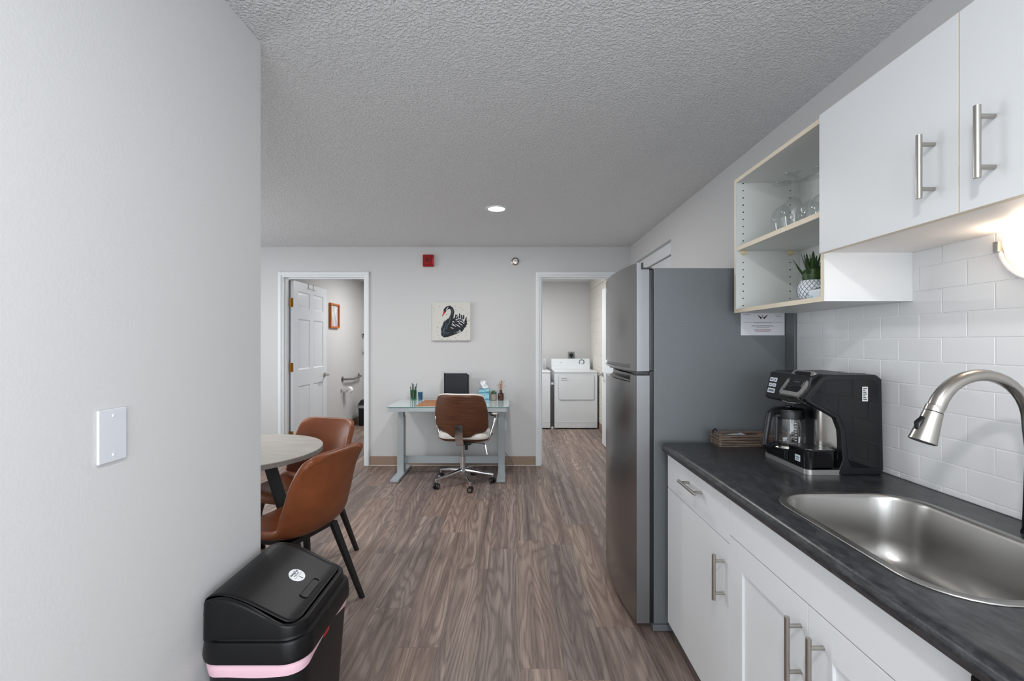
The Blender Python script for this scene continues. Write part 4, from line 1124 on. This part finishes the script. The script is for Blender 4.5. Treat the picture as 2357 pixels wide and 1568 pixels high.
for i, (y, z) in enumerate(pathb):
    a = pathb[max(i - 1, 0)]; c_ = pathb[min(i + 1, len(pathb) - 1)]; tv = Vector((c_[0] - a[0], c_[1] - a[1])).normalized(); nn = Vector((-tv.y, tv.x)) * .004
    L.append([(ocx - .036, y + nn.x, z + nn.y), (ocx + .036, y + nn.x, z + nn.y), (ocx + .036, y - nn.x, z - nn.y), (ocx - .036, y - nn.x, z - nn.y)])
w = B(); w.loft(L); obj('back_bracket', w, CHROME, oc)
for s_ in (-1, 1):
    w = B(); ax = ocx + s_ * .236
    w.tube([(ocx + s_ * .16, ocy - .02, .415), (ocx + s_ * .225, ocy - .02, .425), (ax + s_ * .005, ocy - .04, .455), (ax + s_ * .03, ocy - .03, .54), (ax + s_ * .055, ocy - .0, .63), (ax + s_ * .05, ocy + .06, .655), (ax + s_ * .045, ocy + .16, .655)], [.010, .011, .0125, .0125, .0125, .0115, .010], 12)
    ar = obj('armrest', w, CHROME, oc)
    w = B(); w.box(ax + s_ * .048 - .024, ax + s_ * .048 + .024, ocy - .0, ocy + .20, .664, .682, .006); obj('arm_pad', w, WLEATH, ar)

TURN = Matrix.Translation((.026, 0, 0)) @ Matrix.Rotation(math.radians(-8), 4, 'Z')
for o in oc.children:
    if o.name.split('.')[0] not in ('base_spoke', 'column', 'gas_lift'): o.data.transform(TURN); [c.data.transform(TURN) for c in o.children]

# ------------------------------------------------------------------ back-wall items
# swan canvas
cv = thing('swan_canvas', 'square canvas painting of a black swan above the desk', 'painting', (-.667, YB, 1.58))
KX0, KZ1, KS = -.876, 1.788, .417 / 1125.0
obj('canvas', B().box(-.876, -.459, YB - .034, YB - .0005, 1.371, 1.788, .003), CANVAS, cv)
def kp(x, y, lay): return (KX0 + (x - 215) * KS, YB - .0343 - .0004 * lay, KZ1 - (y - 200) * KS)
def blob(w, pts, lay): w.loft([[kp(x, y, lay - 2) for x, y in pts], [kp(x, y, lay) for x, y in pts]])
def stroke(w, pts, wd, lay):
    L = []; n = len(pts)
    for i, (x, y) in enumerate(pts):
        a = pts[max(i - 1, 0)]; c_ = pts[min(i + 1, n - 1)]; tx, ty = c_[0] - a[0], c_[1] - a[1]; l = math.hypot(tx, ty) or 1
        k = wd[i] if isinstance(wd, (list, tuple)) else wd * (.35 + .65 * math.sin(PI * (i + .35) / (n - .3)))
        nx, ny = -ty / l * k / 2, tx / l * k / 2
        L.append([(x + nx, y + ny), (x - nx, y - ny)])
    poly = [p[0] for p in L] + [p[1] for p in reversed(L)]
    blob(w, poly, lay)
w = B()
blob(w, [(660, 690), (560, 800), (490, 930), (455, 1060), (490, 1180), (560, 1235), (680, 1220), (820, 1170), (980, 1110), (1110, 1050), (1160, 960), (1180, 880), (1130, 760), (1000, 680), (870, 660), (800, 700), (740, 660)], 1)
stroke(w, [(580, 500), (590, 430), (650, 370), (730, 345), (790, 390), (820, 480), (800, 580), (770, 680), (730, 800), (690, 950)], [60, 90, 95, 95, 95, 95, 100, 130, 170, 120], 2)
for (x0, y0, x1, y1) in ((880, 690, 910, 560), (950, 690, 940, 570), (1000, 700, 1020, 530), (1060, 720, 1080, 570), (1110, 740, 1140, 570), (1160, 800, 1220, 640), (1150, 860, 1235, 740), (1140, 900, 1240, 820), (1130, 940, 1210, 900)):
    stroke(w, [(x0, y0), ((x0 + x1) / 2 + 12, (y0 + y1) / 2), (x1, y1)], 46, 2)
sb = obj('swan_body', w, SWANB, cv, 0)
w = B()
for p in ([(600, 720), (540, 830), (500, 960)], [(640, 800), (590, 920), (560, 1050), (600, 1150)], [(690, 820), (650, 930), (620, 1000)], [(560, 960), (530, 1070), (560, 1180)], [(760, 380), (810, 440), (815, 560)], [(770, 600), (730, 740), (700, 850)], [(600, 1080), (660, 1120), (720, 1090)], [(850, 1100), (950, 1070), (1050, 1010)], [(980, 800), (1060, 860), (1120, 920)]):
    stroke(w, p, 24, 3)
obj('slate_strokes', w, SWANG, cv, 0)
w = B()
for p in ([(620, 440), (650, 390), (690, 340)], [(800, 780), (850, 770), (870, 800)], [(930, 750), (990, 770), (1020, 800)], [(790, 870), (860, 880), (920, 920)], [(890, 850), (970, 880), (1040, 940)], [(755, 945), (800, 955), (840, 980)], [(900, 720), (980, 690), (1060, 690)], [(1010, 740), (1090, 780), (1150, 830)], [(930, 640), (950, 610), (965, 600)], [(1120, 700), (1140, 740), (1130, 770)], [(1010, 1020), (1040, 1050), (1060, 1055)], [(940, 1090), (1000, 1070), (1030, 1060)], [(1000, 820), (1060, 850), (1100, 880)], [(800, 820), (830, 850), (850, 860)], [(475, 1010), (470, 1060), (480, 1110)], [(550, 370), (560, 360), (590, 340)]):
    stroke(w, p, 22, 4)
obj('white_strokes', w, SWANW, cv, 0)
w = B(); blob(w, [(545, 455), (585, 460), (600, 500), (560, 560), (520, 615), (505, 600), (535, 530)], 4); obj('beak', w, SWANR, cv, 0)
w = B(); rn = random.Random(4)
for (x, y) in ((263, 381), (425, 333), (890, 315), (1043, 362), (907, 423), (1255, 540), (420, 800), (373, 935), (635, 560), (350, 1070), (395, 1180), (1225, 1070), (1200, 1190), (900, 1247), (735, 1280), (435, 1260), (510, 1295), (655, 1290), (1255, 1290), (1300, 725), (985, 1170), (1110, 430), (540, 790), (290, 460), (930, 1310)):
    a = rn.uniform(-.6, .3); l = rn.uniform(10, 22); stroke(w, [(x - l * math.cos(a), y - l * math.sin(a)), (x, y), (x + l * math.cos(a), y + l * math.sin(a))], 14, 1)
obj('paint_flecks', w, SWANG, cv, 0)['kind'] = 'stuff'
# fire alarm
al = thing('fire_alarm', 'square red fire alarm high on the back wall', 'fire alarm', (-.92, YB, 2.24))
w = B(); w.prism(rr(-.980, -.862, 2.177, 2.309, .008, 4), 'y', YB - .03, YB - .0005, .004); obj('housing', w, RED, al)
w = B(); w.prism(rr(-.962, -.892, 2.195, 2.297, .006, 4), 'y', YB - .048, YB - .029, .004); obj('sounder', w, RED, al)
w = B(); w.box(-.948, -.906, YB - .0495, YB - .047, 2.225, 2.27, .001); obj('grille', w, REDD, al)
w = B(); w.box(-.884, -.862, YB - .034, YB - .029, 2.205, 2.262, .002); obj('strobe', w, M('strobe_lens', (196, 60, 66), .15), al)
# side-wall sprinkler
spk = thing('sprinkler_head', 'round chrome sprinkler head high on the back wall', 'sprinkler', (.029, YB, 2.238))
w = B(); w.lathe([(.043, -.0005), (.043, -.006), (.036, -.012), (.026, -.014), (.024, -.008), (0, -.008)], (.029, YB, 2.238), 'y', 32); obj('escutcheon', w, NICKEL, spk)
w = B(); w.cyl((.029, YB, 2.238), .010, -.05, -.008, 'y', 16)
for s_ in (-1, 1): w.tube([(.029 + s_ * .016, YB - .012, 2.238), (.029 + s_ * .018, YB - .035, 2.238), (.029 + s_ * .006, YB - .055, 2.238)], .0028, 8)
obj('frame_arms', w, CHROME, spk)
w = B(); w.box(.012, .046, YB - .062, YB - .052, 2.25, 2.2525); w.cyl((.029, YB, 2.238), .012, -.058, -.052, 'y', 16); obj('deflector', w, CHROME, spk)

# recessed ceiling light
def downlight(x, y, label, r=.064):
    t = thing('recessed_ceiling_light', label, 'ceiling light', (x, y, ZC), 'recessed ceiling lights')
    w = B(); w.lathe([(r + .022, -.0003), (r + .022, -.004), (r + .003, -.007), (r, -.004), (r, -.0003)], (x, y, ZC), n=40); obj('trim_ring', w, TRIM, t)
    w = B(); w.lathe([(r, -.0045), (0, -.0045)], (x, y, ZC), n=40); w.lathe([(r, -.0045), (r, -.001)], (x, y, ZC), n=40); obj('lens', w, LAMP, t)
    return t
downlight(-.126, 3.556, 'round lit recessed ceiling light in front of the back wall')

# ------------------------------------------------------------------ bathroom things
pf = thing('framed_picture', 'small picture in an orange wood frame on the bathroom wall', 'picture', (BX, 6.62, 1.74))
w = B(); y0, y1, za, zb = 6.46, 6.79, 1.56, 1.915
for (a, e, c_, d_) in ((y0, y1, zb - .025, zb), (y0, y1, za, za + .025), (y0, y0 + .025, za + .025, zb - .025), (y1 - .025, y1, za + .025, zb - .025)): w.box(BX + .0005, BX + .035, a, e, c_, d_, .002)
obj('frame', w, PICW, pf)
obj('print', B().box(BX + .004, BX + .012, y0 + .024, y1 - .024, za + .024, zb - .024), PICC, pf)
gb = thing('grab_bar', 'curved stainless grab bar on the bathroom wall above the toilet roll', 'grab bar', (BX, 7.35, .78))
zb = .785
w = B(); w.tube([(BX + .004, 6.98, zb), (BX + .04, 6.98, zb), (BX + .052, 7.02, zb - .002), (BX + .056, 7.35, zb - .022), (BX + .052, 7.68, zb - .002), (BX + .04, 7.72, zb), (BX + .004, 7.72, zb)], .0155, 14); obj('bar', w, STEEL, gb)
for y in (6.98, 7.72): obj('flange', B().lathe([(.045, .0005), (.045, .006), (.02, .01), (0, .01)], (BX, y, zb), 'x', 24), STEEL, gb)
tp = thing('toilet_paper_holder', 'chrome toilet roll holder on the bathroom wall below the grab bar', 'holder', (BX, 6.98, .61))
zp = .615
w = B(); w.lathe([(.028, .0005), (.026, .008), (.012, .012), (0, .012)], (BX, 6.93, zp), 'x', 20); w.tube([(BX + .006, 6.93, zp), (BX + .07, 6.93, zp), (BX + .078, 6.945, zp), (BX + .078, 7.10, zp)], .008, 10); obj('arm', w, CHROME, tp)
w = B(); w.lathe([(.0085, 0), (.052, 0), (.052, .1), (.0085, .1), (.0085, 0)], (BX + .078, 6.985, zp), 'y', 32)
tag(obj('toilet_paper_roll', w, TISS), 'white toilet roll on the chrome holder', 'toilet roll')
bb_ = thing('bathroom_bin', 'small black bin with grey liner on the bathroom floor', 'trash can', (-2.40, 7.5, 0))
w = B(); w.loft([[(x, y, 0) for x, y in rr(-2.49, -2.29, 7.36, 7.64, .03)], [(x, y, .33) for x, y in rr(-2.505, -2.275, 7.345, 7.655, .035)]]); obj('bin_body', w, BLACK, bb_)
w = B(); w.loft([[(x, y, .29) for x, y in rr(-2.512, -2.268, 7.338, 7.662, .036)], [(x, y, .335) for x, y in rr(-2.512, -2.268, 7.338, 7.662, .036)]], False, False); obj('bag_liner', w, M('grey_liner', (150, 154, 160), .35), bb_)
w = B(); w.loft([[(x, y, .332) for x, y in rr(-2.508, -2.272, 7.34, 7.66, .035)], [(x, y, .36) for x, y in rr(-2.50, -2.28, 7.35, 7.65, .035)], [(x, y, .415) for x, y in rr(-2.47, -2.31, 7.38, 7.62, .03)]]); obj('lid', w, BLACK, bb_)
w = B()
for (x, z) in ((-2.59, 1.49), (-2.565, 1.226)):
    w.box(x, x + .5, 7.85, 7.865, z - .012, z + .012, .003)
    for xx in (x + .01, x + .47): w.box(xx, xx + .02, 7.86, 7.9195, z - .012, z + .012, .002)
w.box(-2.33, -2.31, 7.905, 7.9195, 1.226, 1.49)
tag(obj('towel_rack', w, BLACK), 'black two-bar towel rack on the far bathroom wall', 'towel rack')

# ------------------------------------------------------------------ laundry
DYF = 7.09
def washer_like(name, label, cat, x0, x1, dial):
    t = thing(name, label, cat, ((x0 + x1) / 2, 7.4, 0))
    obj('cabinet_body', B().box(x0, x1, DYF, 7.76, .015, .872, .008), APPL, t)
    obj('top_panel', B().box(x0 - .002, x1 + .002, DYF - .004, 7.77, .874, .905, .01), APPL, t)
    w = B(); w.prism([(7.60, .905), (7.625, .955), (7.655, 1.075), (7.69, 1.08), (7.75, 1.07), (7.76, .905)], 'x', x0 - .002 if dial else x0, x1 - .028, .006)
    cp = obj('control_panel', w, APPL, t)
    w = B(); w.box(x0 + .03, x1 - .03, DYF - .005, DYF + .002, .105, .112, .002); w.box(x0 + .02, x1 - .02, DYF - .0025, DYF + .002, .02, .104, .003); obj('kick_panel', w, APPL, t)
    for x in (x0 + .05, x1 - .05):
        for y in (DYF + .06, 7.68): obj('levelling_foot', B().cyl((x, y, 0), .02, 0, .016), BLACK, t)
    return t, cp
dy, cp = washer_like('dryer', 'white front-loading clothes dryer in the laundry room', 'dryer', .652, 1.322, True)
d0 = rr(.72, 1.268, .46, .845, .03, 6)
w = B(); w.prism(d0, 'y', DYF - .010, DYF + .002, .003); dd = obj('door', w, APPL, dy)
w = B(); w.loft([[(x, DYF - .003, z) for x, z in rr(.714, 1.274, .454, .851, .034, 6)], [(x, DYF - .0005, z) for x, z in rr(.714, 1.274, .454, .851, .034, 6)]]); obj('door_seal', w, APPG, dy)
w = B(); w.box(.745, .86, DYF - .014, DYF - .009, .765, .812, .003); o = obj('handle', w, APPL, dd)
w = B(); w.box(.758, .845, DYF - .0152, DYF - .0135, .785, .802, .001); obj('recess', w, APPG, o)
def cpt(x, t, h=0):  # point on the slanted control face
    p = Vector((7.625, .955)).lerp(Vector((7.655, 1.075)), t); return (x, p.x - .001 - h, p.y)
w = B(); c_ = cpt(1.158, .55)
w.lathe([(.036, -.001), (.036, -.004), (0, -.004)], c_, 'y', 28); o = obj('dial_scale', w, APPL, cp)
for (a0, a1, mt) in ((.35 * PI, .9 * PI, DGREEN), (.95 * PI, 1.4 * PI, DGREEN), (1.5 * PI, 1.95 * PI, BLACK), (.05 * PI, .3 * PI, BLACK)):
    w = B(); n = 8
    L1 = [(c_[0] + .046 * math.cos(a0 + (a1 - a0) * i / n), c_[1] - .005, c_[2] + .046 * math.sin(a0 + (a1 - a0) * i / n)) for i in range(n + 1)]
    L2 = [(c_[0] + .034 * math.cos(a0 + (a1 - a0) * i / n), c_[1] - .005, c_[2] + .034 * math.sin(a0 + (a1 - a0) * i / n)) for i in range(n + 1)]
    w.loft([L1, L2], False, False, closed=False); obj('dial_marking', w, mt, o)
w = B(); w.lathe([(.024, -.003), (.022, -.022), (0, -.022)], c_, 'y', 24); w.box(c_[0] - .002, c_[0] + .002, c_[1] - .024, c_[1] - .021, c_[2], c_[2] + .02); obj('dial_knob', w, APPL, cp)
obj('nameplate', B().box(.79, .825, 7.634, 7.645, 1.008, 1.016), APPG, cp)
ws, cp2 = washer_like('washing_machine', 'white top-loading washing machine cut off by the door frame', 'washing machine', -.09, .588, False)
obj('nameplate', B().box(.42, .45, 7.636, 7.646, 1.0, 1.008), APPG, cp2)
w = B(); w.box(.0, .5, 7.15, 7.55, .9045, .912, .006); obj('lid', w, APPL, ws)
# detergent bottle on the washer
bt = thing('detergent_bottle', 'tall white bottle standing on the washing machine beside the door frame', 'bottle', (.44, 7.42, .912))
w = B(); w.lathe([(0, .0005), (.048, .0005), (.052, .01), (.052, .24), (.045, .28), (.02, .31), (.018, .35), (0, .35)], (.44, 7.42, .912), n=24); obj('bottle_body', w, WHITEP, bt)
w = B(); w.lathe([(0, .345), (.024, .345), (.022, .388), (0, .39)], (.44, 7.42, .912), n=20); obj('cap', w, APPG, bt)
# folded drying rack between the machines
fr_ = thing('folded_drying_rack', 'folded metal drying rack standing between washer and dryer', 'drying rack', (.62, 7.2, 0))
for x in (.604, .618, .634):
    for y in (7.14, 7.5): obj('tube_leg', B().tube([(x, y, .025), (x, y, .70)], .0045, 8), NICKEL, fr_)
for z in (.2, .35, .5, .65): obj('rung', B().tube([(.618, 7.14, z), (.618, 7.5, z)], .003, 8), NICKEL, fr_)
for y in (7.125, 7.485):
    for z0_, z1_ in ((.69, .725), (0, .03)): obj('end_joint', B().box(.598, .640, y, y + .03, z0_, z1_, .004), WHITEP, fr_)
# dryer outlet with plug
ot = thing('dryer_outlet', 'grey square outlet with a black plug on the laundry wall above the dryer', 'outlet', (1.01, 7.9, 1.14))
obj('cover', B().box(.958, 1.072, 7.892, 7.8995, 1.075, 1.19, .003), M('outlet_grey', (150, 150, 150), .4, .6), ot)
w = B(); w.lathe([(.034, -.02), (.034, -.05), (.028, -.062), (0, -.062)], (1.015, 7.9, 1.132), 'y', 24); w.cyl((1.015, 7.9, 1.132), .036, -.02, -.008, 'y', 24); w.tube([(1.015, 7.85, 1.11), (1.016, 7.845, 1.05), (1.02, 7.85, .95), (1.02, 7.86, .6)], .012, 10); obj('plug', w, BLACK, ot)

# ------------------------------------------------------------------ lights
def area(name, loc, size, power, col=(1, 1, 1), rot=(0, 0, 0), shape='DISK', sy=None, spread=PI):
    l = bpy.data.lights.new(name, 'AREA'); l.shape = shape; l.size = size
    if sy: l.size_y = sy
    l.energy = power; l.color = col; l.spread = spread
    o = bpy.data.objects.new(name, l); C.objects.link(o); o.location = loc; o.rotation_euler = rot
    return o
area('downlight_hall', (-.126, 3.556, ZC - .012), .13, 16.5, (1, .985, .97))
area('kitchen_fill_light', (0, -.15, ZC - .012), .16, 20, (1, .985, .97))  # unseen lamp added overhead as kitchen fill
area('downlight_dining', (-2.2, 3.2, ZC - .012), .3, 24, (1, .985, .97))
area('entry_fill_light', (-.0, -1.4, ZC - .012), .16, 12, (1, .985, .97))  # another unseen fill lamp, added farther behind the viewer
area('bath_light', (-1.5, 6.8, ZC - .012), .6, 34, (1, .99, .97))
area('laundry_light', (0, 6.35, ZC - .012), .4, 36, (1, .99, .97))
area('window_daylight', (.2, -2.55, 1.2), 1.7, 60, (.87, .94, 1), (-PI / 2, 0, PI), 'RECTANGLE', 1.6)
area('side_fill_light', (1.27, -1.85, 1.42), 1.1, 90, (.87, .94, 1), (0, PI / 2, 0), 'RECTANGLE', 1.1)  # bluish fill added at the made-up side window for the left wall
area('dining_fill_light', (-3.9, 3.3, 1.4), 1.6, 40, (.9, .95, 1), (0, -PI / 2, 0), 'RECTANGLE', 1.3)  # fill added from the dining side; that wall has no window
area('sconce_bulb', (1.24, 1.082, 1.615), .07, 1.3, (1, .88, .74), (PI, 0, 0))

W = bpy.data.worlds.new('world'); bpy.context.scene.world = W; W.use_nodes = True
W.node_tree.nodes['Background'].inputs[0].default_value = (.9, .95, 1, 1); W.node_tree.nodes['Background'].inputs[1].default_value = .8

# ------------------------------------------------------------------ camera
cd = bpy.data.cameras.new('camera'); co = bpy.data.objects.new('camera', cd); C.objects.link(co)
co.location = (0, 0, H); co.rotation_euler = (PI / 2, 0, 0)
cd.sensor_width = 36; cd.lens = 36 * 1047.5 / 2357; cd.clip_start = .02
cd.shift_x = -1.5 / 2357; cd.shift_y = 5.0 / 2357
s = bpy.context.scene; s.camera = co
s.view_settings.view_transform = 'Standard'; s.view_settings.look = 'None'; s.view_settings.gamma = 1; s.view_settings.use_curve_mapping = False
s.view_settings.exposure = 0.0
s.cycles.max_bounces = 10; s.cycles.diffuse_bounces = 5; s.cycles.transparent_max_bounces = 16; s.cycles.caustics_reflective = False; s.cycles.caustics_refractive = False
